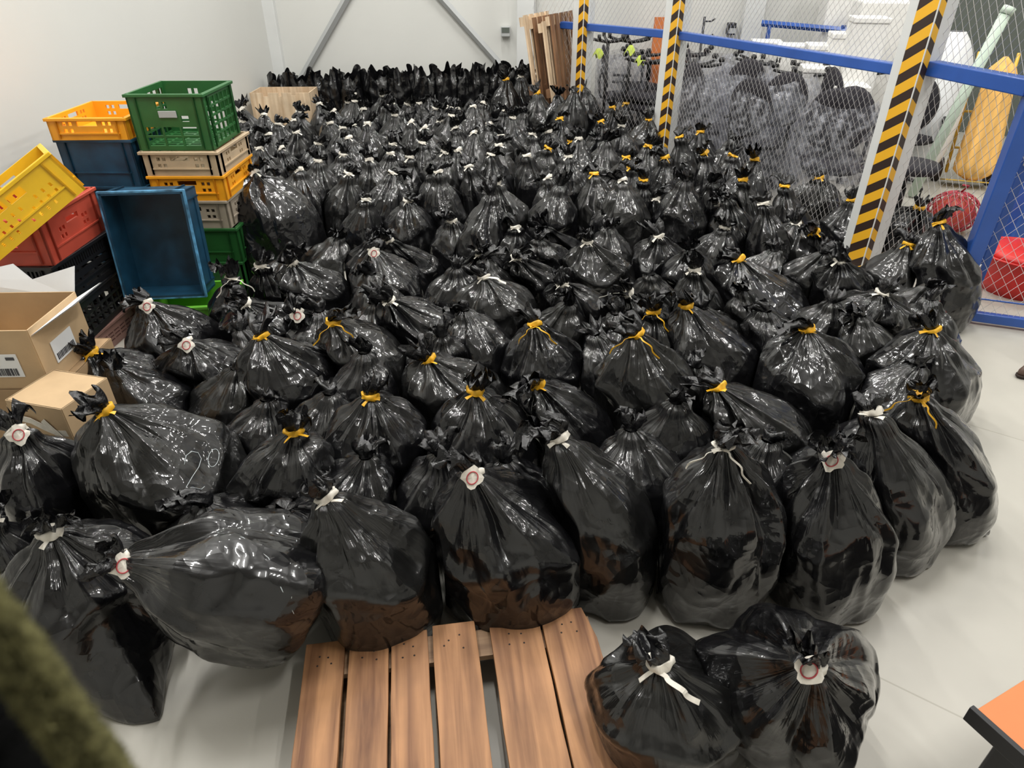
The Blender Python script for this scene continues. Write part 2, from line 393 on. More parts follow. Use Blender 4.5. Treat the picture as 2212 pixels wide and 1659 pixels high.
NECK = 0.027
def bag_body(C, T, r, rng, NA, NR, neigh=(), lie=False, style=0, ear=None, earlen=.13, opn=False):
    """grid of points in world space"""
    C = np.array(C, float); T = np.array(T, float)
    th = np.linspace(0, 2 * np.pi, NA, endpoint=False)
    hh = T[2] if not lie else np.linalg.norm(T - C)
    fs = rng.uniform(-0.05, 0.05)
    if style == 1: fs = 0.12
    top = rng.uniform(0.0, 0.03)
    P = [(0.0, 0.0), (0.62, 0.0), (0.93, 0.012), (1.02, 0.12), (1.06, 0.30), (1.04, 0.44 + fs * 0.5), (0.97, 0.57 + fs), (0.82, 0.695 + fs * .8), (0.60, 0.80 + fs * .6), (0.36, 0.885 + fs * .3), (NECK * 1.9 / r, 0.955), (NECK * 1.15 / r, 0.985), (NECK / r, 1.0)]
    if lie: P[:3] = [(0.0, 0.0), (0.45, 0.03), (0.82, 0.07)]; P[3] = (0.97, 0.16); P[4] = (1.03, 0.28); P[5] = (1.0, .42); P[6] = (.92, .53)
    if opn: P = P[:5] + [(1.0, .5), (.98, .68), (.93, .82), (.86, .93), (.84, 1.0)]
    pr = catmull(P, NR * 4)
    arc = np.r_[0, np.cumsum(np.hypot(np.diff(pr[:, 0] * r), np.diff(pr[:, 1] * hh)))]
    # more rings near the tie
    tt = np.linspace(0, 1, NR); tt = 1 - (1 - tt) ** 1.15
    a = tt * arc[-1]
    rho = np.interp(a, arc, pr[:, 0]) * r; zz = np.interp(a, arc, pr[:, 1]) * hh
    rho = np.maximum(rho, 0.0005)
    Ld = arc[-1] - a                                   # distance from the tie
    nr_ = np.gradient(zz, a + np.arange(NR) * 1e-9); nz_ = -np.gradient(rho, a + np.arange(NR) * 1e-9)
    A, Lg = np.meshgrid(th, Ld)
    RHO = rho[:, None] + 0 * A; Z = zz[:, None] + 0 * A
    body = np.clip(rho / r, 0, 1)[:, None]
    lob = 0
    for k, am in ((2, 0.05), (3, 0.05), (4, 0.035), (5, 0.025)):
        lob = lob + am * rng.uniform(0.5, 1.4) * np.cos(k * (A + 0.3 * np.sin(Z * 4 + rng.uniform(0, 6))) + rng.uniform(0, 6.28))
    sq = 0.05 * rng.uniform(0.2, 1.2) * np.cos(4 * (A - rng.uniform(0, 1.6)))
    RHO = RHO * (1 + (lob + sq) * body)
    # gathers
    disp = np.zeros_like(A)
    def zig(K, lo=-1.0):
        x = (np.arange(K) + rng.uniform(-.34, .34, K)) * 2 * np.pi / K; y = np.where(np.arange(K) % 2 == 0, rng.uniform(.35, 1.0, K), rng.uniform(lo, -.2, K))
        return lambda t: np.interp(np.mod(t, 2 * np.pi), np.r_[x[-1] - 2 * np.pi, x, x[0] + 2 * np.pi], np.r_[y[-1], y, y[0]])
    wob = 0.10 * np.sin(Lg * rng.uniform(5, 11) + rng.uniform(0, 6.28)) + 0.05 * np.sin(Lg * 23 + A * 2)
    loc_r = np.clip(rho / 1.0, 0.02, 1)[:, None]
    kf = 2 * int(rng.integers(10, 14)); kc = 2 * int(rng.integers(6, 10)); ks = 2 * int(rng.integers(4, 6))
    disp += zig(kf)(A + wob * .5) * np.minimum(0.11 * loc_r, .012) * np.exp(-(Lg / (0.17 * hh / .6)) ** 2)
    reach = 0.30 + 0.14 * np.sin(A * 3 + rng.uniform(0, 6)) + 0.08 * np.sin(A * 7 + rng.uniform(0, 6)) + (.12 if lie else 0)
    disp += zig(kc)(A + wob) * np.minimum(0.27 * loc_r, .038) * (1.15 if lie else 1) * np.clip(1.35 - Lg / (reach * hh / .6), 0, 1)
    side = np.clip((Lg - .15) / .15, 0, 1)
    sk = rng.uniform(-1.6, 1.6)
    disp += (zig(ks)(A + sk * Lg + wob) * .013 + zig(ks + 4)(A - sk * 1.3 * Lg) * .007) * side
    # sharp creases of slack film
    p = np.stack([RHO * np.cos(A), RHO * np.sin(A), Z], -1)
    c1 = 1 - np.abs(snoise(p + 0.03 * snoise(p, rng, 14)[..., None], rng, 17)) * 1.5
    c2 = 1 - np.abs(snoise(p, rng, 34)) * 1.5
    lo = snoise(p, rng, 9)
    disp += (0.006 * c1 + 0.0025 * c2 + (0.010 if not lie else .004) * lo) * np.clip(Lg / 0.12, 0, 1) * np.clip(rho / (0.6 * r), 0.0, 1)[:, None]
    # overhanging shoulder folds
    ztop = (Z / hh)
    sh = np.exp(-((ztop - (0.58 + fs) + 0.07 * np.sin(3 * A + rng.uniform(0, 6))) / 0.05) ** 2)
    disp += 0.014 * rng.uniform(0.2, 1.3) * sh
    for q_ in range(2):
        a0 = (ear if ear is not None else rng.uniform(-3.1, 3.1)) + q_ * np.pi
        d = (A - a0 + np.pi) % (2 * np.pi) - np.pi
        disp += (earlen if (ear is not None and q_ == 0) else rng.uniform(.02, .05)) * np.exp(-(np.abs(d) / (0.36 if (ear is not None and q_ == 0) else .16)) ** 1.2) * np.exp(-(Z / (.15 if (ear is not None and q_ == 0) else .07)) ** 2) * np.clip(RHO / r, 0, 1) ** 3
    RHO = RHO + disp * np.clip(nr_, 0.35 * (Z / hh < 0.12)[:, 0], 1)[:, None]; Z = Z + disp * np.clip(nz_, -0.2, 1)[:, None]
    RHO = np.maximum(RHO, 0.0005)
    if opn:
        e_ = np.clip((Z / hh - .8) / .2, 0, 1)
        RHO = RHO * (1 + .22 * e_ * np.cos(5 * A + rng.uniform(0, 6)) + .12 * e_ * np.cos(11 * A + rng.uniform(0, 6))); Z = Z + e_ ** 2 * (.05 * np.cos(3 * A + rng.uniform(0, 6)) + .035 * np.cos(8 * A + rng.uniform(0, 6)))
    if lie:
        ax = (T - C) / np.linalg.norm(T - C)
        e1 = np.cross(ax, [0, 0, 1]); e1 /= np.linalg.norm(e1); e2 = np.cross(ax, e1)
        V = C + (RHO * np.cos(A))[..., None] * e1 + (RHO * np.sin(A))[..., None] * e2 + Z[..., None] * ax
        low = V[..., 2] < 0.09
        V[..., 2] = np.where(low, 0.005 + 0.085 * np.exp((V[..., 2] - 0.09) / 0.09), V[..., 2])
    else:
        wgt = np.clip((Z / hh - 0.25) / 0.75, 0, 1) ** 1.5
        cx = C[0] + (T[0] - C[0]) * wgt; cy = C[1] + (T[1] - C[1]) * wgt
        V = np.stack([cx + RHO * np.cos(A), cy + RHO * np.sin(A), np.maximum(Z, 0.0012)], -1)
    for (cj, rj, hj, n_) in neigh:
        dv = cj[:2] - C[:2]; d = np.hypot(*dv)
        if d < 1e-3 or d > r + rj + 0.12: continue
        u = dv / d; mm = np.clip(d / 2 + (r * r - rj * rj) / (2 * d), 0.25 * d, 0.78 * d)
        proj = (V[..., 0] - C[0]) * u[0] + (V[..., 1] - C[1]) * u[1]
        e = proj - (mm - 0.006)
        k = np.clip((hj * 0.80 - V[..., 2]) / (hj * 0.16), 0, 1)
        e = np.where(e > 0, e * 0.985, 0) * k
        V[..., 0] -= e * u[0]; V[..., 1] -= e * u[1]
    return V

def frame(ax):
    ax = np.array(ax, float); ax /= np.linalg.norm(ax)
    e1 = np.cross(ax, [0.3, 0.9, 0.1]); e1 /= np.linalg.norm(e1)
    return ax, e1, np.cross(ax, e1)
def tuft_grid(T, ax, R, hgt, rng, NA=56, NR=13):
    ax, e1, e2 = frame(ax)
    th = np.linspace(0, 2 * np.pi, NA, endpoint=False); s = np.linspace(0, 1, NR)
    A, Sx = np.meshgrid(th, s)
    bulb = NECK * 0.92 + R * (np.sin(np.clip((Sx - 0.14) * 1.35, 0, 1) * np.pi / 2) ** 1.0)
    k1, k2 = int(rng.integers(5, 8)), int(rng.integers(9, 14))
    ru = 0.34 * np.cos(k1 * A + rng.uniform(0, 6)) + 0.2 * np.cos(k2 * A + rng.uniform(0, 6) + Sx * 2) + 0.22 * np.cos(2 * A + rng.uniform(0, 6))
    q = np.stack([np.cos(A) * Sx, np.sin(A) * Sx, Sx * 1.2], -1)
    cr = snoise(q, rng, 6)
    rad = bulb * (1 + ru * Sx) + 0.35 * R * cr * Sx
    rad = np.maximum(rad, 0.006)
    z = hgt * Sx * (1 + 0.35 * snoise(q, rng, 4) + 0.18 * np.cos(k1 * A + rng.uniform(0, 6))) - 0.006
    z = z - hgt * 0.45 * np.clip(Sx - 0.78, 0, 1) / 0.22 * (0.5 + 0.5 * np.cos(k2 * A))
    bend = rng.normal(size=2) * 0.035 + 0
    V = np.array(T) + (rad * np.cos(A) + bend[0] * Sx ** 2)[..., None] * e1 + (rad * np.sin(A) + bend[1] * Sx ** 2)[..., None] * e2 + z[..., None] * ax
    return V
def ribbon(mb, P, wd, up=(0, 0, 1), twist=0.0, thick=0.0016):
    """flat strip along path P (list of Vectors)"""
    P = [Vector(p) for p in P]; n = len(P); vs = []
    for i, p in enumerate(P):
        t = (P[min(i + 1, n - 1)] - P[max(i - 1, 0)]).normalized()
        a = t.cross(Vector(up)); a = a.normalized() if a.length > 1e-4 else Vector((1, 0, 0))
        a = Matrix.Rotation(twist * i / n, 3, t) @ a
        b = t.cross(a).normalized()
        ww = wd[i] if hasattr(wd, '__len__') else wd
        for sa, sb in ((-1, -1), (1, -1), (1, 1), (-1, 1)):
            vs.append(p + a * ww / 2 * sa + b * thick / 2 * sb)
    fs = [(0, 1, 2, 3)[::-1], tuple((n - 1) * 4 + k for k in range(4))]
    for i in range(n - 1):
        for k in range(4):
            fs.append((i * 4 + k, i * 4 + (k + 1) % 4, (i + 1) * 4 + (k + 1) % 4, (i + 1) * 4 + k))
    mb.add(vs, fs, False)

def dress(body, C, T, ax, kind, rng, near, tuft_size=1.0):
    """children: gathered_top, tie (> ink_ring)"""
    C = np.array(C); T = np.array(T); rel = lambda V: V - C
    tc_ = Vector((-T[0], -T[1], H - T[2])); tc_.normalize()        # towards the middle of the room
    R = rng.uniform(0.022, 0.036) * tuft_size; hg = rng.uniform(0.065, 0.105) * tuft_size
    g = grid_mesh('gathered_top', rel(tuft_grid(T, ax, R, hg, rng, 56 if near else 30, 13 if near else 8)), M['tuft'], body)
    if kind == 'n': return
    ax_, e1, e2 = frame(ax)
    yellow = kind[0] == 'y'
    m = M['yellow_tape'] if yellow else M['white_tape']
    NAt = 36 if near else 16; wd = rng.uniform(0.020, 0.030) * (1 if near else .75) if kind != 's' else 0.007
    th = np.linspace(0, 2 * np.pi, NAt, endpoint=False)
    prof = [(-1, 0.0), (-0.6, 0.0035), (0.6, 0.0042), (1, 0.0)]
    G = []
    for (zz, dr) in prof:
        rad = NECK * 1.22 + dr + 0.0035 * np.cos(3 * th + rng.uniform(0, 6)) + 0.002 * np.cos(7 * th)
        zoff = zz * wd / 2 * (1 + 0.25 * np.cos(2 * th + 1)) + 0.003 * np.cos(th * 2)
        G.append(T + rad[:, None] * (np.cos(th)[:, None] * e1 + np.sin(th)[:, None] * e2) + zoff[:, None] * ax_)
    G.append(G[0] * 0.5 + T * 0.5)
    tie = grid_mesh('tie', rel(np.array(G)), m, body)
    mb = MB(); rT = Vector(T - C); front = Vector((tc_.x, tc_.y, 0)).normalized()
    side = Vector((-front.y, front.x, 0)) * (1 if rng.random() < 0.5 else -1)
    p0 = rT + front * (NECK + 0.004)
    if kind in ('y', 'w', 'ys', 'wt', 's'):
        n = 7
        for q in range(2 if kind in ('y', 'w') else 1):
            L_ = rng.uniform(0.02, 0.042); d = (side * rng.uniform(0.6, 1) + Vector((0, 0, rng.uniform(-0.6, 0.7))) + front * 0.5).normalized()
            P_ = [p0 + side * 0.012 + d * L_ * i / (n - 1) + Vector((0, 0, -0.010 * (i / n) ** 2)) for i in range(n)]
            ribbon(mb, P_, [0.010 + 0.007 * i / n for i in range(n)], twist=rng.uniform(-1, 1)); side = side * -1
    if kind in ('ys', 's', 'wt'):
        n = 16
        for q in range(2 if kind != 'wt' else 1):
            L_ = rng.uniform(0.11, 0.16); s_ = side * (-1) ** q
            P_ = [p0 + s_ * L_ * (0.75 if kind != 'wt' else 1) * (i / n) + front * (0.05 * math.sin(i / n * 2.2)) + Vector((0, 0, 0.02 * math.sin(i / n * 3) - 0.09 * (i / n) ** 1.5 + (0.07 * (i / n) if kind == 'wt' else 0))) + side * 0.006 * math.sin(i * .9) for i in range(n)]
            ribbon(mb, P_, 0.014 if kind == 'wt' else 0.006, twist=2.0 if kind != 'wt' else 0.7)
    if kind in ('t', 'tt'):
        # a folded patch of tape with a torn outline, facing outwards
        nn = Vector(tc_); c = rT + nn * (NECK + 0.030) + Vector((0, 0, -0.020))
        up = (Vector((0, 0, 1)) - nn * nn.z).normalized(); sd = up.cross(nn).normalized()
        n = 18; rim = []
        for i in range(n):
            a = 2 * math.pi * i / n
            rr = 0.034 * (1 + 0.16 * math.cos(4 * a + 0.6) + rng.uniform(-0.10, 0.10))
            rim.append(c + sd * rr * math.cos(a) + up * rr * math.sin(a) - nn * (0.012 * math.cos(a) ** 2))
        vs = [c + nn * 0.003] + rim + [c - nn * 0.001] + [v - nn * 0.003 for v in rim]
        fs = [(0, 1 + i, 1 + (i + 1) % n) for i in range(n)] + [(n + 1, n + 2 + (i + 1) % n, n + 2 + i) for i in range(n)]
        fs += [(1 + i, n + 2 + i, n + 2 + (i + 1) % n, 1 + (i + 1) % n) for i in range(n)]
        mb.add(vs, fs)
        patch = mb.build('tape_patch', M['white_tape'], tie); patch['label'] = 'white tape patch with a red hand-drawn circle'
        k2 = MB(); pa = []
        for i in range(25):
            a = 2 * math.pi * i / 24; rr = 0.0175 * (1 + 0.08 * math.sin(2 * a))
            pa.append(c + nn * (0.0035 - 0.012 * (rr / 0.036 * math.cos(a)) ** 2) + sd * rr * math.cos(a) + up * rr * 1.1 * math.sin(a))
        k2.tube(pa, 0.0021, 5, caps=False); k2.build('ink_ring', M['red_ink'], tie)
        return
    if mb.v:
        e = mb.build('tie_end', m, tie)

def make_bag(spec, neigh, NA, NR, idx):
    rng = np.random.default_rng(1000 + idx * 7)
    C, T, r, kind = spec['C'], spec['T'], spec['r'], spec['kind']
    V = bag_body(C, T, r, rng, NA, NR, neigh, spec.get('lie', False), spec.get('style', 0), spec.get('ear'), spec.get('earlen', .13), spec.get('open', False))
    m = spec.get('mat') or (M['film'] if rng.random() < 0.7 else M['film2'])
    base = np.array([C[0], C[1], 0.0])
    b = grid_mesh('garbage_bag', V - base, m)
    b.location = base
    near = NA > 80
    dx = T - np.array([C[0], C[1], T[2] * 0.2])
    ax = np.array([dx[0] * 0.9, dx[1] * 0.9 + 0.09, 0.30]) + rng.normal(size=3) * [0.09, 0.05, 0.0]
    if spec.get('lie'): ax = (T - C) / np.linalg.norm(T - C) + np.array([0, 0, 0.35])
    if 'ax' in spec: ax = np.array(spec['ax'])
    if not spec.get('open'): dress(b, base, T, ax, kind, rng, near, spec.get('ts', 1.0))
    tag(b, spec['label'], 'rubbish bag', spec.get('group'))
    return b

# tie pixel, body-centre pixel, body width in pixels, tie kind, words
NEAR = [
 (110,1150, 185,1265,290,'w','black rubbish bag with white tie at lower left, its pointed bottom corner reaching bare floor'),
 (-30,1120, 15,1250,190,'w','black rubbish bag cut off by the left edge behind the olive sleeve edge'),
 (35,930, 95,1050,200,'t','black bag at the left edge beside the small taped carton'),
 (225,885, 375,1010,330,'y','black bag marked with a pale handwritten 20 and tied in yellow'),
 (634,930, 600,1035,200,'y','dark slumped bag with a thin yellow tie left of the diamond-shaped bag'),
 (705,1070, 815,1225,270,'w','tall black bag with white tie standing just behind the left end of the pallet'),
 (1020,1022, 1095,1175,300,'t','black bag with red-circled white tag standing behind the middle of the pallet'),
 (1208,945, 1310,1130,250,'w','tall black bag with white tie behind the right end of the pallet'),
 (1565,960, 1545,1150,260,'s','upright black bag tied with thin white string, second row behind the round one'),
 (1800,985, 1790,1160,240,'t','tall black bag with crumpled white tag and faint red ring at the right'),
 (1885,890, 1960,1070,190,'w','narrow black bag with white curl of tie leaning at the right edge of the pile'),
 (1985,855, 2050,1010,200,'ys','rightmost black bag with yellow tie and long string standing on bare floor'),
 (1425,1430, 1462,1500,310,'wt','nearest black bag beside the pallet with long white tape tail'),
 (1752,1435, 1738,1350,345,'t','round black bag seen from above with red-circled white tag, nearest at right'),
 (800,855, 812,945,230,'y','wide crumpled black bag with yellow bow tie and spread shoulders, left of centre'),
 (1027,845, 1035,935,225,'y','black bag with yellow collar tie and tall ruffled top directly at centre'),
 (1160,830, 1225,885,200,'y','black bag with yellow and white tie leaning right, at centre right'),
 (1550,835, 1640,890,225,'y','round black bag lying back with yellow tie and tightly bunched top'),
 (1375,720, 1405,845,220,'ys','tall leaning black bag with dangling yellow tape strips'),
 (1482,660, 1545,755,190,'y','black bag with yellow tie and tape tail, right of the dangling yellow strips'),
 (1412,672, 1440,735,120,'ys','black bag wedged behind the leaning one, yellow band and loose tail'),
 (1745,712, 1755,800,230,'y','broad black bag with neat yellow band in front of the grey-tied ones at right'),
 (2015,712, 1995,800,210,'y','black bag with upturned yellow tie at the right edge beside the gate rail'),
 (925,775, 985,830,215,'y','black bag with long yellow tape flap, left of the central collar-tied bag'),
 (565,725, 630,805,215,'y','tall smooth black bag with round yellow tie on its left side'),
 (400,738, 440,780,190,'t','black bag with crumpled white tag in front of the lime crate'),
 (195,760, 250,810,195,'y','black bag with short yellow tie beside the cardboard boxes'),
 (720,695, 800,770,185,'ys','glossy wrinkled black bag with yellow string bow'),
 (1155,700, 1175,765,180,'ys','black bag with thin orange-yellow string tie above the centre'),
 (315,655, 380,715,180,'t','black bag with red-circled tag just below the upended blue crate'),
 (530,655, 590,690,210,'w','narrow black bag with white tie pointing left beside the lime crate'),
 (641,675, 695,690,130,'t','half-hidden black bag with pinkish tag behind the yellow string bow'),
 (840,648, 920,690,190,'w','black bag lying right with white tape collar and long parallel creases'),
 (1045,598, 1085,665,170,'wt','black bag whose white tie sticks out left ending in a small knot'),
 (1215,612, 1255,650,150,'w','black bag with cream tie and fan of creases right of the knotted one'),
 (1355,632, 1385,660,140,'wt','flattened black bag with pink-white string across it'),
 (1500,582, 1515,640,110,'w','narrow black bag with grey-white tie left of the wide yellow-taped bag'),
 (1597,560, 1650,620,220,'y','large black bag with wide flat yellow tape at right of centre'),
 (1720,482, 1712,530,150,'w','black bag with white tie in front of the striped post'),
 (1815,562, 1825,605,135,'w','black bag with grey tie between wide yellow tape and the right edge'),
 (1905,632, 1880,675,165,'w','black bag with grey-white tie and one long shoulder fold at the right'),
 (1760,500, 1790,540,90,'y','small black bag with loose yellow loop below the striped post'),
 (1842,432, 1830,480,105,'y','black bag with yellow tie touching the foot of the striped post'),
 (1962,528, 1935,590,130,'y','black bag with slanted yellow tie near the blue gate post'),
 (1985,448, 1955,485,110,'y','black bag with broad cream-yellow tie and bushy top beside the gate'),
 (2030,482, 2035,610,140,'y','tall black bag with yellow tie leaning against the blue gate post'),
 (1770,383, 1768,430,95,'y','pointed black bag with peach tie standing in front of the mesh'),
 (976,476, 995,520,125,'w','black bag with white tie first behind the centre gap'),
 (1113,491, 1110,535,100,'w','black bag with short pink-white tie behind the centre'),
 (1038,547, 1022,580,130,'w','black bag with bunched dark top and thin white thread'),
 (1116,556, 1170,590,125,'w','black bag leaning right with round white knot'),
 (1269,522, 1290,570,150,'w','wide shiny black bag with small white knot at centre right'),
 (1332,444, 1335,490,115,'w','black bag with square white tie in front of the yellow-tied group'),
 (1417,429, 1425,470,120,'w','fanned black bag with white tie beside the flat dark one'),
 (1500,434, 1470,455,80,'w','small black bag with white tie pointing right'),
 (1549,438, 1555,465,95,'w','shiny black bag with white tie under the flat dark bag'),
 (1423,510, 1428,555,125,'w','broad black bag with white curved tie right of centre'),
 (1566,491, 1535,545,110,'w','black bag with grey knot leaning left behind the wide yellow tape'),
 (1175,492, 1225,515,95,'n','untied looking black bag with its dark top turned left'),
 (631,568, 685,615,150,'w','black bag with bright white band beside the lime crate stack'),
 (563,574, 590,620,90,'w','small black bag with ragged cream tie next to the dark green crate'),
 (807,541, 835,600,170,'t','boxy black bag with curled pink-white tag'),
 (839,519, 890,555,110,'w','black bag with a round dark pompom top behind the boxy one'),
 (500,600, 485,660,80,'s','thin black bag with white string hook beside the upended blue crate'),
 (532,376, 590,470,225,'w','largest bulky grey-black bag bulging beside the crate stack'),
]
KN = {'y': 'yellow', 'w': 'white', 'ys': 'yellow', 't': 'white'}
FAR = [(646,367,'w',85),(752,375,'w',100),(847,374,'w',100),(947,371,'w',80),(1012,360,'w',95),(687,348,'w'),(741,334,'w'),(848,311,'w',80),
 (608,322,'w',80),(687,310,'w'),(912,309,'w'),(798,345,'w'),(885,340,'w'),(1023,287,'w'),(983,276,'w'),(916,275,'w'),(888,263,'w'),
 (794,267,'w'),(741,276,'w'),(753,298,'w'),(713,265,'w'),(638,259,'w'),(602,268,'w'),(570,249,'w'),(522,236,'w'),(524,262,'w'),(523,293,'w'),
 (522,312,'w'),(646,242,'w'),(766,219,'w'),(785,236,'w'),(835,230,'w'),(853,249,'w'),(1057,267,'w'),(1042,222,'w'),
 (1082,294,'w'),(1078,314,'w'),(1094,172,'y'),(1125,165,'w'),(1156,162,'w'),(1172,176,'w'),(1161,200,'y'),(1210,256,'y',70),(1107,255,'w'),
 (1138,336,'w',90),(1228,338,'w',85),(1184,320,'y'),(1283,376,'y',100),(1353,339,'y',75),(1437,340,'y',75),(1390,388,'y',60),(1400,316,'y'),
 (1323,232,'y',60),(1352,224,'y'),(1298,262,'y'),(1342,272,'w'),(1401,258,'y'),(1407,229,'n'),(1468,295,'y',70),(1523,331,'y',80),(1513,285,'y'),
 (1582,336,'y',70),(1578,304,'n'),(1605,388,'y',65),(1695,402,'y',85),(1630,345,'y'),(1022,230,'w'),(1240,200,'n'),(1205,205,'n'),(1262,190,'n'),
 (960,330,'w'),(1060,335,'w'),(1250,300,'w'),(1185,285,'w'),(1150,290,'w'),(1310,305,'n'),(1480,390,'n',110),(1540,395,'n',100),(1345,390,'w'),(1210,400,'n'),
 (1650,440,'w',90),(1060,420,'n'),(640,285,'w'),(580,290,'w'),(560,320,'w'),(690,225,'w'),(720,240,'w'),(880,225,'w'),(940,235,'w'),(975,250,'w')]
bags = []
for i, (tx, ty, bx, by, wd, kind, lab) in enumerate(NEAR):
    C = pt(bx, by, 0.27); z = zd(C); r = min(max(wd / 2 * z / F * 1.0, 0.10), 0.29)
    if i == 1: C = pt(bx, by, 0.2)
    best = None
    for h in np.linspace(0.44, 0.80, 19):
        q = pt(tx, ty, h); d = np.hypot(q[0] - C[0], q[1] - C[1])
        c = d + 0.25 * abs(h - 0.60)
        if best is None or c < best[0]: best = (c, q, d)
    T = best[1]
    C = np.array([C[0], C[1], 0.0]); sp_ = dict(C=C, T=T, r=r, kind=kind, label=lab, px=(tx, ty), near=True)
    if i == 0:
        kk = pt(368, 1588, 0); sp_['ear'] = math.atan2(kk[1] - C[1], kk[0] - C[0]); sp_['earlen'] = float(np.hypot(kk[0] - C[0], kk[1] - C[1])) - r
    if i == 13: sp_.update(T=pt(1752, 1437, 0.52), lie=True, r=0.225, ax=(.16, .42, .9), ts=.8); sp_['C'] = sp_['T'] * [1, 1, 0] + np.array([.055, .20, 0.05])
    if i == len(NEAR) - 1:
        T = pt(550, 372, 0.74); C = pY(598, 465, T[1]); sp_.update(T=T, C=np.array([C[0], T[1] - .04, 0]), r=.30, style=1, big=True)
    bags.append(sp_)
# lying bag in the lower left with the red-circled tag
T = pt(262, 1212, 0.52); E = pt(690, 1290, 0.23)
bags.append(dict(C=E, T=T, r=0.225, kind='t', lie=True, near=True, px=(262, 1212), label='big black bag lying on its side, red-circled white tag at its left end'))
def spec_far(tx, ty, kind, wd, rng):
    h = rng.uniform(0.56, 0.64)
    if ty < 215: h = rng.uniform(0.70, 0.80)
    T = pt(tx, ty, h)
    if T[1] > 9.3: T = pY(tx, ty, 9.3)
    r = (wd / 2 * zd(T) / F) if wd else rng.uniform(0.165, 0.20)
    C = np.array([T[0] + rng.uniform(-.10, .12), T[1] + rng.uniform(-.10, .03), 0.0])
    C[0] = max(C[0], -2.9)
    return dict(C=C, T=T, r=min(r, 0.23), kind=kind, px=(tx, ty), near=False, ts=1.0)
rngF = np.random.default_rng(5)
for f in FAR:
    bags.append(spec_far(f[0], f[1], f[2], f[3] if len(f) > 3 else None, rngF))
def inside(X, Y):
    if Y < 1.75 or Y > 9.2: return False
    lx = np.interp(Y, [1.7, 2.2, 2.6, 3.2, 4.9, 5.3, 9.2], [-1.0, -1.45, -1.75, -1.68, -1.6, -2.45, -2.7])
    rx = np.interp(Y, [1.7, 2.3, 3.6, 4.4, 5.0, 7.1, 8.0, 9.2], [1.25, 1.75, 2.5, 2.45, 2.2, 1.15, 0.45, -0.2])
    if Y > 7.4 and X < -2.0: return False
    return lx < X < rx
cnt = 0
for k in range(9000):
    Y = rngF.uniform(1.7, 9.2); X = rngF.uniform(-2.9, 2.9)
    if not inside(X, Y): continue
    dmin = min(np.hypot(b['C'][0] - X, b['C'][1] - Y) - 0.55 * b['r'] for b in bags)
    if dmin < (0.225 if Y > 4.5 else 0.16): continue
    if np.hypot(X - bags[len(NEAR) - 1]['C'][0], Y - bags[len(NEAR) - 1]['C'][1]) < .56: continue
    zt = rngF.uniform(0.50, 0.58)
    kd = 'n' if Y < 3.6 else (('y' if rngF.random() < 0.6 else 'w') if X > 0.25 + 0.05 * Y else 'w')
    if rngF.random() < 0.25: kd = 'n'
    if Y < 4.5: kd = 'n'; zt = rngF.uniform(0.36, 0.44)
    T = np.array([X + rngF.uniform(-.12, .12), Y + rngF.uniform(-.08, .08), zt])
    bags.append(dict(C=np.array([X, Y, 0.0]), T=T, r=rngF.uniform(0.16, 0.19), kind=kd, near=False, filler=True, ts=0.8)); cnt += 1
# the row of tall folded-open bags along the back wall
for k, px in enumerate((572, 622, 668, 716, 764, 812, 862, 910, 958, 1006, 1050)):
    T = pY(px, 165 - 2.0 * k, 9.3); T[0] = max(T[0], -2.93 + .30 * k)
    bags.append(dict(C=np.array([T[0], 9.3, 0]), T=T, r=0.185, kind='n', near=False, open=True, ts=2.0, style=1))
def proj(p):
    z = zd(p); return CX + F * p[0] / z, CY + F * ((H - p[2]) * cp - p[1] * sp) / z
ORD = ['first', 'second', 'third', 'fourth', 'fifth', 'sixth', 'seventh', 'eighth', 'ninth', 'tenth', 'eleventh', 'twelfth', 'thirteenth', 'fourteenth', 'fifteenth', 'sixteenth', 'seventeenth', 'eighteenth', 'nineteenth', 'twentieth', 'twenty-first', 'twenty-second', 'twenty-third', 'twenty-fourth', 'twenty-fifth', 'twenty-sixth', 'twenty-seventh', 'twenty-eighth', 'twenty-ninth', 'thirtieth']
rows = {}
for b in bags:
    b['px'] = proj(b['T'])
    if b.get('open'): rows.setdefault(-1, []).append(b)
    elif not b['near']: rows.setdefault(int((9.6 - b['C'][1]) / 0.45), []).append(b)
nrow = 0
for key in sorted(rows):
    if key == -1:
        for j, b in enumerate(sorted(rows[key], key=lambda q: q['px'][0])):
            b['label'] = 'tall open black bag against the back wall, %s from the left' % ORD[j]; b['group'] = 'tall open bags along the back wall'
        continue
    for j, b in enumerate(sorted(rows[key], key=lambda q: q['px'][0])):
        tn = {'y': 'yellow-tied ', 'w': 'white-tied ', 'n': 'twisted-top '}[b['kind'][0]]
        b['label'] = '%sblack bag, %s from left in %s row out from the back wall' % (tn, ORD[j], ORD[nrow])
        b['group'] = 'black rubbish bags packed across the floor'
    nrow += 1
for i, b in enumerate(bags):
    if b['near']: b['group'] = 'black rubbish bags packed across the floor'
    neigh = []
    for j, c in enumerate(bags):
        if j == i: continue
        if c.get('lie') or b.get('lie') or b.get('big'): continue
        if np.hypot(c['C'][0] - b['C'][0], c['C'][1] - b['C'][1]) < b['r'] + c['r'] + 0.14:
            neigh.append((c['C'], c['r'], c['T'][2], j))
    zz = zd(b['C'])
    if b['near'] and zz < 3.2: NA, NR = 192, 90
    elif b['near']: NA, NR = 132, 60
    elif b.get('filler') and zz < 4.5: NA, NR = 60, 36
    else: NA, NR = 84, 42
    bo = make_bag(b, neigh, NA, NR, i)
    b['o'] = bo
print('bags', len(bags), 'fillers', cnt)
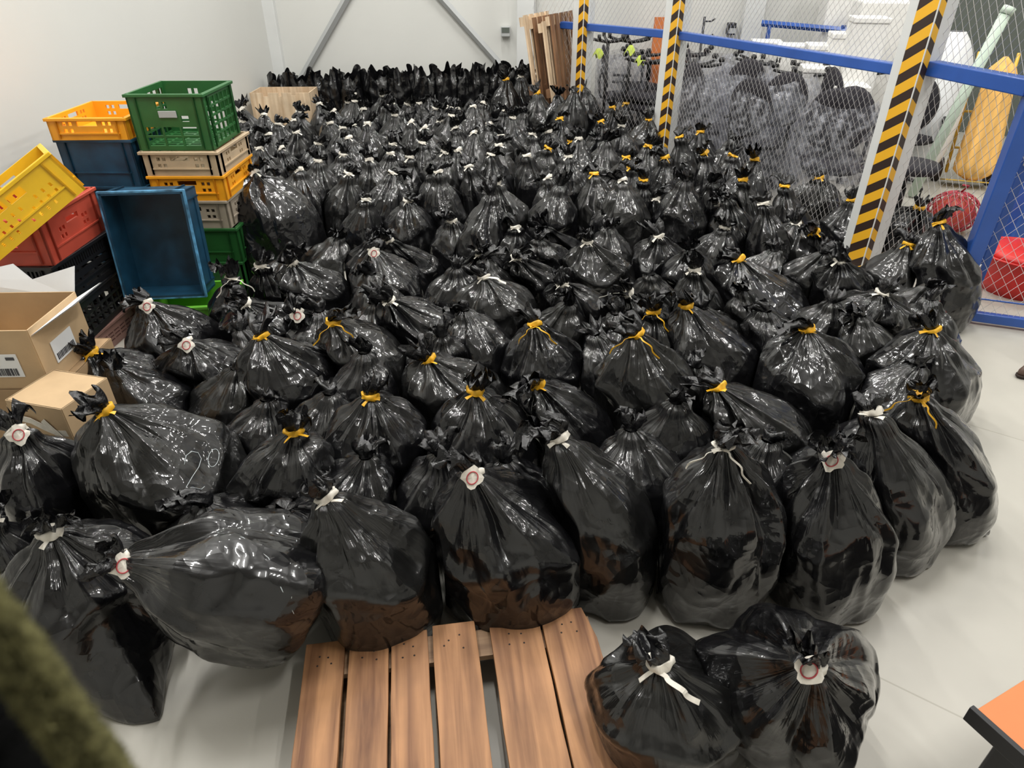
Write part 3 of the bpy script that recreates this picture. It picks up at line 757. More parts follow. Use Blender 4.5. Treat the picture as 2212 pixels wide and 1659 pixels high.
# ------------------------------------------------------------------ room shell
LX, BY, RX, NY = -3.2, 9.95, 9.6, -2.6
mb = MB(); mb.box(((LX + RX) / 2, (BY + NY) / 2, -0.05), (RX - LX, BY - NY, 0.1)); struct('floor', mb, M['floor'])
mb = MB(); mb.box(((LX + RX) / 2, (BY + NY) / 2, CEIL + 0.05), (RX - LX, BY - NY, 0.1)); struct('ceiling', mb, M['ceil'])
for nm, c, d in (('wall_left', (LX - 0.05, (BY + NY) / 2, CEIL / 2), (0.1, BY - NY + .2, CEIL)), ('wall_back', ((LX + RX) / 2, BY + 0.05, CEIL / 2), (RX - LX, 0.1, CEIL)),
                 ('wall_right', (RX + 0.05, (BY + NY) / 2, CEIL / 2), (0.1, BY - NY + .2, CEIL)), ('wall_front', ((LX + RX) / 2, NY - 0.05, CEIL / 2), (RX - LX, 0.1, CEIL))):
    mb = MB(); mb.box(c, d); struct(nm, mb, M['wall'])
n = 1
def column(px, Y, wd, name='trim'):
    global n
    p = pY(px, 60, Y); mb = MB(); mb.box((p[0], Y, CEIL / 2), (wd, 0.12, CEIL)); o = struct('trim_%d' % n, mb, M['steel_white'], bevel=0.008); n += 1
column(588, BY - 0.04, 0.16); column(1136, BY - 0.06, 0.24); column(1622, BY - 0.06, 0.26)
# X brace flats on the back wall
for (x0, y0, x1, y1), lb in (((752, -10, 645, 180), 'grey steel brace slanting up to the right on the back wall'), ((948, -10, 1125, 190), 'grey steel brace slanting down to the right on the back wall')):
    a = pY(x0, y0, BY - 0.05); b = pY(x1, y1, BY - 0.05); dv = b - a; a = a - dv * 0.8; b = b + dv * 0.1
    if b[2] < 0.05: b = a + (b - a) * ((a[2] - 0.05) / (a[2] - b[2]))
    mb = MB(); mb.tube([a, b], 0.045, 4, smooth=False); o = mb.build('steel_brace', M['steel_grey']); tag(o, lb, 'brace', 'wall braces')
# emergency light box
p = pY(1092, 68, BY - 0.06)
o = thing('emergency_light', 'small grey box light fixed to the back wall left of the column', 'wall light', (p[0], BY - 0.05, p[2]))
mb = MB(); mb.box((0, 0, 0), (0.12, 0.10, 0.12)); mb.build('housing', M['steel_grey'], o, bevel=0.01)
mb = MB(); mb.box((0, -0.052, 0.02), (0.10, 0.006, 0.06)); mb.build('lens', M['dark_door'], o)
# ceiling fixtures
mb = MB(); mb.box((0, 0, 0.03), (0.30, 1.62, 0.06)); hm = None
for i, (lx, ly) in enumerate(LAMPS):
    o = mb.build('ceiling_lamp', M['steel_white'], None, (lx, ly, CEIL - 0.145), (0, 0, 0.25))
    tag(o, 'long white ceiling lamp hanging above the store', 'ceiling lamp', 'ceiling lamps')
    for q in (-0.6, 0.6):
        r_ = MB(); r_.tube([(0, q, 0.06), (0, q, 0.15)], 0.006, 6); r_.build('hanger', M['steel_grey'], o)

# ------------------------------------------------------------------ crates
def crate(label, color, wdt, dep, hgt, loc, rz=0, rot=None, style='euro', rim=None, group='plastic crates along the left wall', plate=False):
    o = thing('plastic_crate', label, 'crate', loc, rot or (0, 0, rz), group)
    mb = MB(); t = 0.012
    def holes(w):
        H_ = []
        if style == 'euro':
            cx = w / 2
            H_ += [(cx - 0.06, hgt * 0.62, cx + 0.06, hgt * 0.62 + 0.028)]
            for sx in (-1, 1):
                for i in range(2):
                    for j in range(2):
                        c = cx + sx * (0.10 + 0.035 * i); zc = hgt * 0.42 + 0.04 * j
                        H_.append((c - 0.011, zc - 0.011, c + 0.011, zc + 0.011))
        elif style == 'lattice':
            nx = max(3, int(w / 0.075)); nz = 3
            for i in range(nx):
                for j in range(nz):
                    x0 = 0.05 + (w - 0.1) * i / nx; z0 = 0.03 + (hgt - 0.085) * j / nz
                    H_.append((x0 + 0.006, z0 + 0.006, x0 + (w - 0.1) / nx - 0.006, z0 + (hgt - 0.085) / nz - 0.006))
        elif style == 'milk':
            s = (w - 0.13) / 3
            for i in range(3):
                for j in range(2): H_.append((0.065 + s * i + 0.006, 0.028 + j * 0.062, 0.065 + s * (i + 1) - 0.006, 0.028 + j * 0.062 + 0.05))
            H_ += [(w * .36, hgt - .085, w * .42, hgt - .045), (w * .45, hgt - .085, w * .51, hgt - .045), (w * .66, hgt - .16, w * .76, hgt - .125)]
        elif style == 'slots':
            nx = int(w / 0.022)
            for i in range(2, nx - 2): H_.append((i * 0.022, hgt - 0.075, i * 0.022 + 0.012, hgt - 0.03))
            for i in range(3):
                for j in range(3): H_.append((0.06 + (w - .12) * i / 3 + .01, 0.03 + j * 0.05, 0.06 + (w - .12) * (i + 1) / 3 - .01, 0.045 + j * 0.05))
        elif style == 'vent':
            nx = int((w - 0.08) / 0.045)
            for i in range(nx):
                for j in range(4):
                    if (i * 7 + j * 3) % 5 != 0 and j != 3: H_.append((0.045 + i * 0.045, 0.03 + j * 0.035, 0.045 + i * 0.045 + 0.012, 0.03 + j * 0.035 + 0.02))
            H_ += [(w / 2 - .10, hgt - .075, w / 2 - .01, hgt - .035), (w / 2 + .01, hgt - .075, w / 2 + .10, hgt - .035)]
        return H_
    T_ = Matrix.Translation
    Rz = lambda a: Matrix.Rotation(a, 4, 'Z')
    mb.panel(wdt, hgt, t, holes(wdt), T_((-wdt / 2, -dep / 2, 0)))
    mb.panel(wdt, hgt, t, holes(wdt), T_((-wdt / 2, dep / 2 - t, 0)))
    hs = holes(dep)
    if style == 'milk':
        hs = []
        nx = 6
        for i in range(nx):
            for j in range(5): hs.append((0.03 + (dep - .06) * i / nx + .006, 0.02 + (hgt - .05) * j / 5 + .006, 0.03 + (dep - .06) * (i + 1) / nx - .006, 0.02 + (hgt - .05) * (j + 1) / 5 - .006))
    mb.panel(dep, hgt, t, hs, T_((-wdt / 2 + t, -dep / 2, 0)) @ Rz(math.pi / 2))
    mb.panel(dep, hgt, t, hs, T_((wdt / 2, -dep / 2, 0)) @ Rz(math.pi / 2))
    if style in ('solid', 'euro', 'slots'):
        mb.box((0, 0, 0.008), (wdt - 0.02, dep - 0.02, 0.012))
    else:
        for i in range(9): mb.box((0, -dep / 2 + dep * (i + .5) / 9, 0.008), (wdt - 0.02, dep / 9 * 0.55, 0.01))
        for i in range(6): mb.box((-wdt / 2 + wdt * (i + .5) / 6, 0, 0.008), (0.012, dep - 0.02, 0.011))
    k = MB(); q = 0.02
    for sx in (-1, 1):
        k.box((sx * (wdt / 2 + 0.002), 0, hgt - 0.010), (q, dep + q, 0.018)); k.box((0, sx * (dep / 2 + 0.002), hgt - 0.0095), (wdt + q, q, 0.018))
    k.build('rim', M[rim or color], o, bevel=0.003)
    k = MB()
    for sx in (-1, 1):
        for sy in (-1, 1):
            for u in (0.05, 0.05):
                k.box((sx * (wdt / 2 - u - 0.006), sy * (dep / 2 + 0.004), hgt / 2), (0.008, 0.012, hgt - 0.02))
                k.box((sx * (wdt / 2 + 0.004), sy * (dep / 2 - u - 0.006), hgt / 2), (0.012, 0.008, hgt - 0.02))
    if style not in ('milk', 'lattice'):
        k.box((0, -dep / 2 - 0.004, hgt * 0.3), (wdt * 0.8, 0.008, 0.008)); k.box((wdt / 2 + 0.004, 0, hgt * 0.3), (0.008, dep * 0.8, 0.008))
    mb.v += k.v; nv = len(mb.v) - len(k.v); mb.f += [tuple(i + nv for i in f) for f in k.f]; mb.sm += k.sm; mb.build('basket', M[color], o)
    if plate:
        k = MB(); k.box((wdt * 0.0, -dep / 2 - 0.006, hgt - 0.115), (0.11, 0.006, 0.04)); pl = k.build('label_plate', M['steel_grey'], o, bevel=0.004); pl['label'] = 'pale grey label plate'
    return o
CXX, CYY = -2.085, 4.60
G = 'crate'
crate('dark green crate on the floor, lowest of the stack topped by the green lattice crate', 'crate_dkgreen', .47, .57, .25, (CXX, CYY, 0), 0, style='solid')
crate('dark green crate, second from the bottom of the stack beside the bulky bag', 'crate_dkgreen', .47, .57, .235, (CXX + .01, CYY, .25), .01, style='solid')
crate('dusty beige crate between dark green and orange crates', 'crate_grey', .46, .56, .185, (CXX - .005, CYY, .485), -.01, style='euro')
crate('orange crate between dusty beige and cream crates with a rounded lip', 'crate_orange', .47, .57, .16, (CXX, CYY, .67), .015, style='euro')
crate('cream beige crate right under the green lattice crate', 'crate_beige', .48, .58, .15, (CXX, CYY, .83), .0, style='euro')
crate('tall green crate with square openings on top of the stack', 'crate_green', .46, .52, .33, (CXX - .02, CYY, .98), .02, style='milk', plate=True)
BXX = -2.60
crate('dark blue crate on the floor behind the black crates', 'crate_blue', .46, .58, .26, (BXX, 4.62, 0), 0, style='solid')
crate('dark blue crate second in the stack behind the red crate', 'crate_blue', .46, .58, .26, (BXX, 4.62, .26), 0, style='solid')
crate('dark blue crate behind the tilted yellow crate, third in its stack', 'crate_blue', .46, .58, .24, (BXX, 4.62, .52), .02, style='solid')
crate('blue crate with printed side right under the orange crate', 'crate_blue', .47, .58, .29, (BXX, 4.62, .76), -.02, style='solid')
crate('bright orange crate topping the blue crates by the wall', 'crate_orange', .47, .58, .13, (BXX - .01, 4.60, 1.05), .04, style='euro')
BLX = -2.72
crate('reddish brown slatted crate at the bottom under the black crates', 'crate_brown', .60, .60, .15, (BLX + .0, 3.63, 0.0), -.05, style='lattice')
crate('black lattice crate under the other black crate beside the cardboard boxes', 'crate_black', .60, .57, .24, (BLX, 3.61, .15), .03, style='lattice')
crate('black slotted crate right under the red crate', 'crate_black', .60, .57, .24, (BLX, 3.60, .39), -.02, style='slots')
crate('red crate at the left edge holding up the tilted yellow crate', 'crate_red', .60, .57, .25, (BLX, 3.60, .63), .03, style='euro')
Ry = Euler((math.radians(-6), math.radians(-30), math.radians(40)))
crate('bright yellow ventilated crate tilted on top of the red crate', 'crate_yellow', .60, .42, .22, (-2.47, 3.38, .85), rot=Ry, style='vent')
crate('lime green crate under the upended blue crate', 'crate_lime', .50, .38, .22, (-2.0, 3.86, 0), .12, style='solid')
Rb = (Matrix.Rotation(0.10, 4, 'Z') @ Matrix.Rotation(math.radians(83), 4, 'X')).to_euler()
crate('blue crate with worn rim standing on end, dark hollow side showing', 'crate_blue', .46, .62, .22, (-2.13, 3.98, .54), rot=Rb, style='solid', rim='crate_blue_rim')
crate('tan crate peeking out between black crates and the upended blue one', 'crate_beige', .18, .36, .28, (-2.47, 4.10, 0), .05, style='solid')

# ------------------------------------------------------------------ cardboard boxes
def carton(label, w_, d_, h_, loc, rz, flaps=True, m='cardboard'):
    o = thing('cardboard_box', label, 'cardboard box', loc, (0, 0, rz), 'cardboard boxes by the crates'); t = 0.006
    mb = MB(); mb.box((0, -d_ / 2, h_ / 2), (w_, t, h_)); mb.box((0, d_ / 2, h_ / 2), (w_, t, h_)); mb.box((-w_ / 2, 0, h_ / 2), (t, d_, h_)); mb.box((w_ / 2, 0, h_ / 2), (t, d_, h_)); mb.box((0, 0, t), (w_, d_, t))
    if not flaps: mb.box((0, 0, h_ - t / 2), (w_, d_, t))
    mb.build('box_body', M[m], o)
    return o
bp_ = pt(60, 790, 0.30)
X0, X1 = pt(-150, 795, 0.32)[0], pt(122, 785, 0.32)[0]
YB = 2.42
lower = carton('plain cardboard box on the floor under the labelled carton', .66, .46, .42, (-2.30, YB + .25, 0), 0.03, flaps=False, m='cardboard_dark')
big = carton('open cardboard box with white inner flaps and a shipping label at the left edge', .58, .38, .28, (-2.30, YB + .22, .422), 0.03)
for sx, a, nm in ((-1, 0.5, 'flap'), (1, -0.25, 'flap')):
    mb = MB(); mb.add([(sx * .29, -.19, 0), (sx * .29, .19, 0), (sx * .29 + math.sin(0.7) * .17 * sx * (0.2 if sx < 0 else 1), .17, .14), (sx * .29 + math.sin(0.7) * .17 * sx * (0.2 if sx < 0 else 1), -.17, .14)], [(0, 1, 2, 3)])
    mb.add([(sx * .29, -.19, -.004), (sx * .29, .19, -.004), (sx * .29 + .11 * sx, .17, .134), (sx * .29 + .11 * sx, -.17, .134)], [(0, 1, 2, 3)])
mb = MB(); mb.add([(-.28, .19, .25), (.28, .19, .25), (.30, .24, .385), (.10, .22, .33), (.02, .25, .395), (-.28, .21, .34)], [(0, 1, 2, 3, 4, 5)]); mb.add([(-.28, .194, .25), (.28, .194, .25), (.30, .244, .385), (.10, .224, .33), (.02, .254, .395), (-.28, .214, .34)], [(5, 4, 3, 2, 1, 0)])
f = mb.build('flap', M['paper'], big); f['label'] = 'white upright inner flap'
mb = MB(); mb.add([(.29, -.19, .25), (.29, .19, .25), (.43, .18, .33), (.40, -.02, .31)], [(0, 1, 2, 3)]); mb.add([(.294, -.19, .249), (.294, .19, .249), (.434, .18, .329), (.404, -.02, .309)], [(3, 2, 1, 0)])
f = mb.build('flap', M['paper'], big); f['label'] = 'white side flap folded outwards'
mb = MB(); mb.box((.10, -.196, .115), (.21, .003, .11)); lb = mb.build('shipping_label', M['paper'], big)
mb = MB(); rr = random.Random(4); x = .008
while x < .18:
    wl = rr.choice((.002, .003, .005)); mb.box((.01 + x, -.1985, .085), (wl, .002, .035)); x += wl + rr.choice((.002, .003, .004))
for i in range(3): mb.box((.05 + .02 * (i == 1), -.1985, .152 - i * .011), (.08, .002, .002))
mb.box((.175, -.1985, .15), (.035, .002, .014))
mb.build('barcode_print', M['ink'], lb)
mb = MB(); mb.box((.296, -.02, .12), (.003, .16, .10)); l2 = mb.build('side_label', M['paper'], big)
mb = MB()
for i in range(14): mb.box((.2985, -.085 + i * .010, .095), (.002, .004 if i % 3 else .006, .03))
mb.build('barcode_print', M['ink'], l2)
q = pt(95, 890, 0.48)
small = carton('small closed cardboard box with brown tape peeling off its front', .27, .24, .50, (q[0] - .02, q[1] + .14, 0), -0.25, flaps=False)
mb = MB(); ribbon(mb, [(-.135 + .05 * i, -.128 - .006 * math.sin(i), .40 + .03 * math.sin(i * 1.1)) for i in range(6)], 0.03, up=(0, 1, 0)); ribbon(mb, [(0.02 + .02 * i, -.128, .43 - .025 * i) for i in range(5)], .028, up=(0, 1, 0)); f = mb.build('packing_tape', M['white_tape'], small); f['label'] = 'wrinkled pale tape strips'
# tan box with a cut edge standing among the bags at the back left
q0 = pY(543, 222, 8.5); q1 = pY(668, 222, 8.5)
bx = thing('cardboard_box', 'tan open box among the bags at the back left corner', 'cardboard box', ((q0[0] + q1[0]) / 2, 8.72, 0), (0, 0, 0.03), 'cardboard boxes by the crates')
ww = q1[0] - q0[0]
mb = MB(); mb.panel(ww, .66, .012, [(ww * .22, .62, ww * .30, .70), (ww * .48, .62, ww * .53, .7), (ww * .70, .63, ww * .78, .7)], Matrix.Translation((-ww / 2, -.22, 0)))
mb.box((0, .22, .33), (ww, .012, .66)); mb.box((-ww / 2, 0, .33), (.012, .44, .66)); mb.box((ww / 2, 0, .33), (.012, .44, .66))
mb.build('box_body', M['wood_pale'], bx)

# ------------------------------------------------------------------ front pallet
PH = 0.144
a = pt(662, 1392, PH); b = pt(1272, 1316, PH); ux = (b - a)[:2]; PW = float(np.hypot(*ux)); ang = math.atan2(ux[1], ux[0])
pal = thing('wooden_pallet', 'orange-brown wooden pallet with six top boards on the floor at bottom centre', 'pallet', (a[0], a[1], 0), (0, 0, ang))
spans = [(662, 742), (752, 832), (838, 915), (926, 1018), (1048, 1157), (1162, 1272)]
rr = random.Random(3)
for i, (x0, x1) in enumerate(spans):
    s0 = (x0 - 662) / 610 * PW; s1 = (x1 - 662) / 610 * PW; wd = s1 - s0
    mb = MB(); L_ = 1.2; off = [0, .0, 0.0, .012, -.006, .012][i]
    n_ = 10; vs = []; fs = []
    for k in range(n_ + 1):
        y = off - (L_ + off) * k / n_; e0 = rr.uniform(-.0015, .0015); e1 = rr.uniform(-.0015, .0015)
        if k == 0 and i == 5: pass
        for (xx, zz) in ((s0 + e0, PH - .022), (s1 + e1, PH - .022), (s1 + e1, PH), (s0 + e0, PH)): vs.append((xx, y, zz))
    if i == 5:   # rounded far corner
        vs[1] = (vs[1][0] - .022, vs[1][1], vs[1][2]); vs[2] = (vs[2][0] - .022, vs[2][1], vs[2][2])
    fs = [(0, 1, 2, 3), tuple(n_ * 4 + k for k in (3, 2, 1, 0))]
    for k in range(n_):
        for j in range(4): fs.append((k * 4 + j, (k + 1) * 4 + j, (k + 1) * 4 + (j + 1) % 4, k * 4 + (j + 1) % 4))
    mb.add(vs, fs)
    bd = mb.build('top_board', M['wood'], pal, bevel=.002)
    nb = MB()
    for (u, v) in ((.35, .055), (.62, .05), (.3, .085), (.66, .09)):
        nb.lathe([(0.0, 0.0006), (.0032, .0006), (.0034, -.001)], (s0 + wd * (u + rr.uniform(-.06, .06)), off - v + rr.uniform(-.01, .01), PH), 10)
    nb.build('nail_heads', M['rubber'], bd)
for j in range(3):
    mb = MB(); y = -.06 - j * .54
    mb.box((PW / 2, y, PH - .022 - .011), (PW - .01, .10, .021)); mb.build('cross_board', M['wood_in'], pal)
    for k in range(3):
        mb = MB(); mb.box((.055 + (PW - .11) * k / 2, y, .061), (.10, .10, .078)); mb.build('block', M['wood_in'], pal, bevel=.003)
for k in range(5):  # bottom boards, with extra ones added to darken the gaps between top boards
    mb = MB(); mb.box((.055 + (PW - .11) * k / 4, -.6, .011), (.14, 1.19, .021)); mb.build('bottom_board', M['wood_in'], pal)

# ------------------------------------------------------------------ fence
RH = 1.36
def at_rail(x, y): return pt(x, y, RH)
P0 = pt(1150, 48, RH); P1 = pt(1268, 58, RH); P2 = pt(1468, 76, RH); P3 = pt(1958, 140, RH)
P0[1] = min(P0[1], BY - .12)
P4 = pt(2047, 690, 0)
P5 = P4 + np.array([0.38, -0.14, 0]) * 3.4
P3 = np.array([2.70, 4.85, 0]); P3g = P3
PM = [P0, P1, P2, P3, P4, P5]
print('fence', [tuple(np.round(p, 2)) for p in PM])
def fence_panel(A, B, label, rails, top, col, cell=.052, cut=.02, bottom_rail=False):
    A = Vector((A[0], A[1], 0)); B = Vector((B[0], B[1], 0)); L_ = (B - A).length; u = (B - A).normalized()
    o = thing('mesh_fence_panel', label, 'fence', tuple(A), (0, 0, math.atan2(u.y, u.x)), 'wire mesh fence panels')
    mb = MB(); r_ = .0015; z0, z1 = .06, top
    def wire(xa, za, xb, zb):
        mb.tube([(xa, 0, za), (xb, 0, zb)], r_, 3, caps=False, smooth=False)
    sl = 1.35   # steepness of the diamonds
    Hh = z1 - z0; k = -Hh / sl
    while k < L_:
        for sgn in (1, -1):
            # line x = x0 + t/sl, z = z0+t
            xa, za = k, z0; xb, zb = k + Hh / sl, z1
            if xa < 0: za += (0 - xa) * sl; xa = 0
            if xb > L_: zb -= (xb - L_) * sl; xb = L_
            if zb > za:
                if sgn == 1: wire(xa, za, xb, zb)
                else: wire(L_ - xa, za, L_ - xb, zb)
        k += cell
    mb.build('wire_mesh', M['wire'], o)
    for i, (zr, hh, dd, m_) in enumerate(rails):
        k2 = MB(); k2.box((L_ / 2, 0.0, zr), (L_ - cut * 2, dd, hh)); k2.build('rail', M[m_], o, bevel=.006)
    k3 = MB(); k3.tube([(.02, .01, 0.02), (.02, .01, top)], .005, 6); k3.tube([(L_ - .02, .01, 0.02), (L_ - .02, .01, top)], .005, 6); k3.build('frame_rod', M['steel_grey'], o)
    return o
RL = [(RH, .07, .09, 'blue_paint')]
fence_panel(P0, P1, 'farthest wire mesh fence panel with blue rail, beside the leaning pallets', RL, 3.2, 'w', cell=.07)
fence_panel(P1, P2, 'wire mesh fence panel with blue rail between the two farther striped posts', RL, 3.2, 'w', cell=.06)
fence_panel(P2, P3, 'long wire mesh fence panel with blue rail left of the nearest striped post', RL, 3.2, 'w')
fence_panel(P3, P4, 'short mesh fence panel with thick blue rail between striped post and gate post', [(1.40, .085, .11, 'blue_paint')], 3.0, 'w', cell=.06)
g = fence_panel(P4, P5, 'wire mesh gate with blue bottom rail at the right edge', [(.05, .06, .05, 'blue_paint'), (.17, .012, .012, 'blue_paint')], 2.6, 'w', cell=.065)
def post(P, label, sz, rz, top=3.4, leg=(.11, .10), ztape=0.0):
    o = thing('striped_post', label, 'post', (P[0], P[1], 0), (0, 0, rz), 'white posts with hazard stripes')
    mb = MB(); mb.box((sz / 2, sz / 2, top / 2), (sz, sz, top)); mb.build('post_body', M['steel_white'], o, bevel=.008)
    me = bpy.data.meshes.new('corner_guard'); t = .006; e = -t
    a, b = leg
    z0, z1 = 0.02, min(top, 3.0)
    prof = [(e, e, 0), (a, e, -a), (a, e + t, -a), (0, 0, 0), (e + t, b, b), (e, b, b)]
    vs = []; us = []
    # separate verts so each leg has its own running measure from the corner
    def face(p, q, ua, ub):
        i = len(vs); vs.extend([(p[0], p[1], z0), (q[0], q[1], z0), (q[0], q[1], z1), (p[0], p[1], z1)]); us.extend([ua, ub, ub, ua]); return (i, i + 1, i + 2, i + 3)
    fs = [face((e, e), (a, e), 0, a), face((a, e), (a, -.0005), a, a), face((e, b), (e, e), b, 0), face((-.0005, b), (e, b), b, b)]
    me.from_pydata(vs, [], fs)
    at = me.attributes.new('legu', 'FLOAT', 'POINT'); at.data.foreach_set('value', us)
    me.materials.append(M['hazard']); g_ = bpy.data.objects.new('corner_guard', me); COL.objects.link(g_); g_.parent = o; g_['label'] = 'yellow and black striped corner guard'
    k = MB(); k.box((e - .001, e - .001, (z0 + z1) / 2), (.007, .007, z1 - z0)); k.build('guard_edge', M['steel_white'], g_)
    return o
post(P1 + [-.05, -.08, 0], 'farthest striped post, next to the leaning pallets', .17, math.radians(38), leg=(.06, .075))
post(P2 + [-.05, -.08, 0], 'middle striped post with zigzag yellow and black guard', .18, math.radians(36), leg=(.065, .085))
post(P3 + [-.10, -.16, 0], 'nearest and widest striped post, in front of the stacked chairs', .20, math.radians(28), leg=(.065, .13))
gp = thing('gate_post', 'thick blue steel gate post at the right', 'post', tuple(P4), (0, 0, -.3))
mb = MB(); mb.box((0, 0, 1.45), (.085, .11, 2.9)); mb.build('post_body', M['blue_paint'], gp, bevel=.006)
mb = MB(); mb.box((0, -.0, .006), (.16, .16, .012)); mb.build('base_plate', M['blue_paint'], gp)
mb = MB(); mb.tube([(.055, -.02, .28), (.055, -.02, .40)], .008, 8); f = mb.build('bolt', M['chrome'], gp)
mb = MB(); mb.box((.13, .14, 1.45), (.05, .05, 2.9)); g2 = mb.build('rear_upright', M['blue_paint'], gp, bevel=.004)
mb = MB(); mb.box((.13, .11, 1.05), (.03, .03, .16)); mb.build('lock_box', M['steel_grey'], g2, bevel=.004)
# far blue rail beyond the column
q0 = pY(1645, 50, 9.2); q1 = pY(1830, 66, 8.9)
o = thing('barrier_rail', 'thin dark blue rail far behind the mesh above the foam boxes', 'rail', (q0[0], q0[1], 0))
mb = MB(); mb.tube([(0, 0, q0[2]), tuple(q1 - q0 + [0, 0, q0[2]])], .035, 4, smooth=False); mb.build('rail', M['blue_paint'], o)
for q in (0.1, .95):
    mb = MB(); mb.box(((q1 - q0)[0] * q, (q1 - q0)[1] * q, q0[2] / 2), (.04, .04, q0[2])); mb.build('leg', M['blue_paint'], o)
# ------------------------------------------------------------------ leaning pallets by the back wall
for i in range(4):
    x0 = 1196 + i * 17
    base = pY(x0, 190, 8.75 + .0 * i); top_ = pY(x0 + 12, 50 + (i % 2) * 5, 9.2)
    o = thing('wooden_pallet', ['leftmost pallet of the four leaning upright beside the far striped post', 'second pallet from the left of the four leaning upright', 'third pallet from the left of the four leaning upright', 'rightmost of the four upright leaning pallets, touching the striped post'][i],
              'pallet', (base[0] - .02, 8.45 + .1 * (i % 2), 0.0), (math.radians(-10), 0, math.radians(68)), 'pallets leaning upright at the back')
    Lw, Lh = .8, 1.5 - .03 * (i % 3)
    for k in range(5):
        mb = MB(); mb.box((-Lw / 2 + .06 + k * .17, -.03, Lh / 2), (.10, .018, Lh)); mb.build('top_board', M['wood_pale'] if i % 2 == 0 else M['wood_brown'], o)
    for k in range(3):
        mb = MB(); mb.box((0, 0, .06 + (Lh - .12) * k / 2), (Lw, .045, .09)); mb.build('cross_board', M['wood_brown' if k % 2 else 'wood_pale'], o)
# ------------------------------------------------------------------ chairs behind the mesh
def chair(label, loc, rz, flip=False, fab='black_fabric', tilt=0.0, arms=True, back=True):
    rot = (math.pi if flip else 0, tilt, rz)
    z = loc[2] + (1.07 if flip else 0)
    o = thing('office_chair', label, 'office chair', (loc[0], loc[1], z), rot, 'office chairs stored behind the fence')
    mb = MB(); mb.lathe([(0, .43), (.15, .43), (.235, .45), (.25, .48), (.235, .515), (.14, .53), (0, .525)], n=20, sy=.95); mb.build('seat', M[fab], o)
    if back:
        mb = MB(); mb.lathe([(0, -.03), (.12, -.03), (.20, -.012), (.215, .01), (.19, .03), (.10, .035), (0, .03)], n=20, sy=1.25)
        b = mb.build('backrest', M[fab], o); b.rotation_euler = (math.radians(82), 0, 0); b.location = (0, .25, .82)
        mb = MB(); mb.tube([(0, .10, .44), (0, .27, .46), (0, .31, .62), (0, .28, .8)], .018, 6); mb.build('back_bar', M['black_plastic'], o)
    mb = MB(); mb.tube([(0, 0, .08), (0, 0, .30)], .026, 10); mb.tube([(0, 0, .28), (0, 0, .44)], .015, 8); mb.build('gas_column', M['black_plastic'], o)
    for k in range(5):
        a = k * 2 * math.pi / 5 + .3; c, s_ = math.cos(a), math.sin(a)
        mb = MB(); mb.tube([(.02 * c, .02 * s_, .11), (.16 * c, .16 * s_, .10), (.29 * c, .29 * s_, .075)], [.024, .02, .014], 7); lg = mb.build('leg', M['black_plastic'], o)
        mb = MB()
        for q in (-.014, .014):
            px_, py_ = .29 * c - s_ * q, .29 * s_ + c * q
            mb.tube([(px_ + s_ * .009, py_ - c * .009, .028), (px_ - s_ * .009, py_ + c * .009, .028)], .028, 12)
        mb.build('caster', M['black_plastic'], lg)
    if arms:
        for sx in (-1, 1):
            mb = MB(); mb.tube([(sx * .2, 0, .45), (sx * .29, 0, .47), (sx * .30, .0, .66), (sx * .29, -.10, .69), (sx * .29, .14, .69)], .016, 7); mb.build('armrest', M['black_plastic'], o)
    return o
def wrap(label, c, r, h, seed):
    rng = np.random.default_rng(seed)
    th = np.linspace(0, 2 * np.pi, 44, endpoint=False); s = np.linspace(0, 1, 22); A, Sx = np.meshgrid(th, s)
    p = np.stack([np.cos(A), np.sin(A), Sx * 2], -1)
    rad = r * (1 + .10 * snoise(p, rng, 3) + .05 * np.abs(snoise(p, rng, 9)))
    rad = rad * (1 - .25 * np.clip(Sx - .85, 0, 1) / .15)
    V = np.stack([rad * np.cos(A), rad * np.sin(A), h * Sx * (1 + .05 * snoise(p, rng, 4)) + .02], -1)
    o = grid_mesh('plastic_cover', V, M['clear'], loc=(c[0], c[1], 0))
    return tag(o, label, 'plastic cover', 'clear plastic covers over chairs')
CH = [ # pixel of the chair's seat at height .5, flipped, words
 (1340, 190, 0, 'black chair in clear film nearest the middle striped post on its left'),
 (1395, 215, 1, 'upturned black chair left of the middle striped post'),
 (1420, 150, 1, 'upturned black chair at the back between the striped posts'),
 (1330, 140, 1, 'upturned chair on the far left of the chair store'),
 (1510, 205, 0, 'film-covered black chair just right of the middle striped post'),
 (1560, 160, 0, 'blue-backed chair standing behind the film-covered ones'),
 (1600, 230, 0, 'film-covered black chair near the centre of the store'),
 (1680, 270, 0, 'film-covered black chair with a round seat opening'),
 (1700, 205, 1, 'upturned black chair with casters up in the centre of the store'),
 (1770, 225, 1, 'upturned black chair with casters up to the right of the centre'),
 (1640, 170, 1, 'upturned black chair with casters up behind the centre'),
 (1830, 265, 0, 'black chair left of the nearest striped post'),
 (1790, 320, 0, 'large black chair low behind the mesh'),
 (1720, 340, 0, 'film-covered black chair low at the front of the store'),
 (1580, 290, 0, 'film-covered black chair behind the yellow-tied bags'),
 (1500, 260, 0, 'film-covered black chair by the foot of the middle post'),
 (1860, 210, 0, 'black chair with tall back beside the nearest striped post'),
 (1760, 175, 1, 'upturned chair nearest the white foam boxes'),
 (1600, 200, 1, 'upturned black chair just below the rail'),
 (1660, 225, 1, 'upturned black chair among the film covers near the centre'),
 (1740, 260, 1, 'upturned black chair over the low front chairs'),
 (1810, 245, 1, 'upturned black chair closest to the nearest striped post'),
 (1550, 225, 1, 'upturned black chair by the first film covers'),
]
rr = random.Random(8); WR = [0, 4, 6, 7, 13, 14, 15]
placed = []
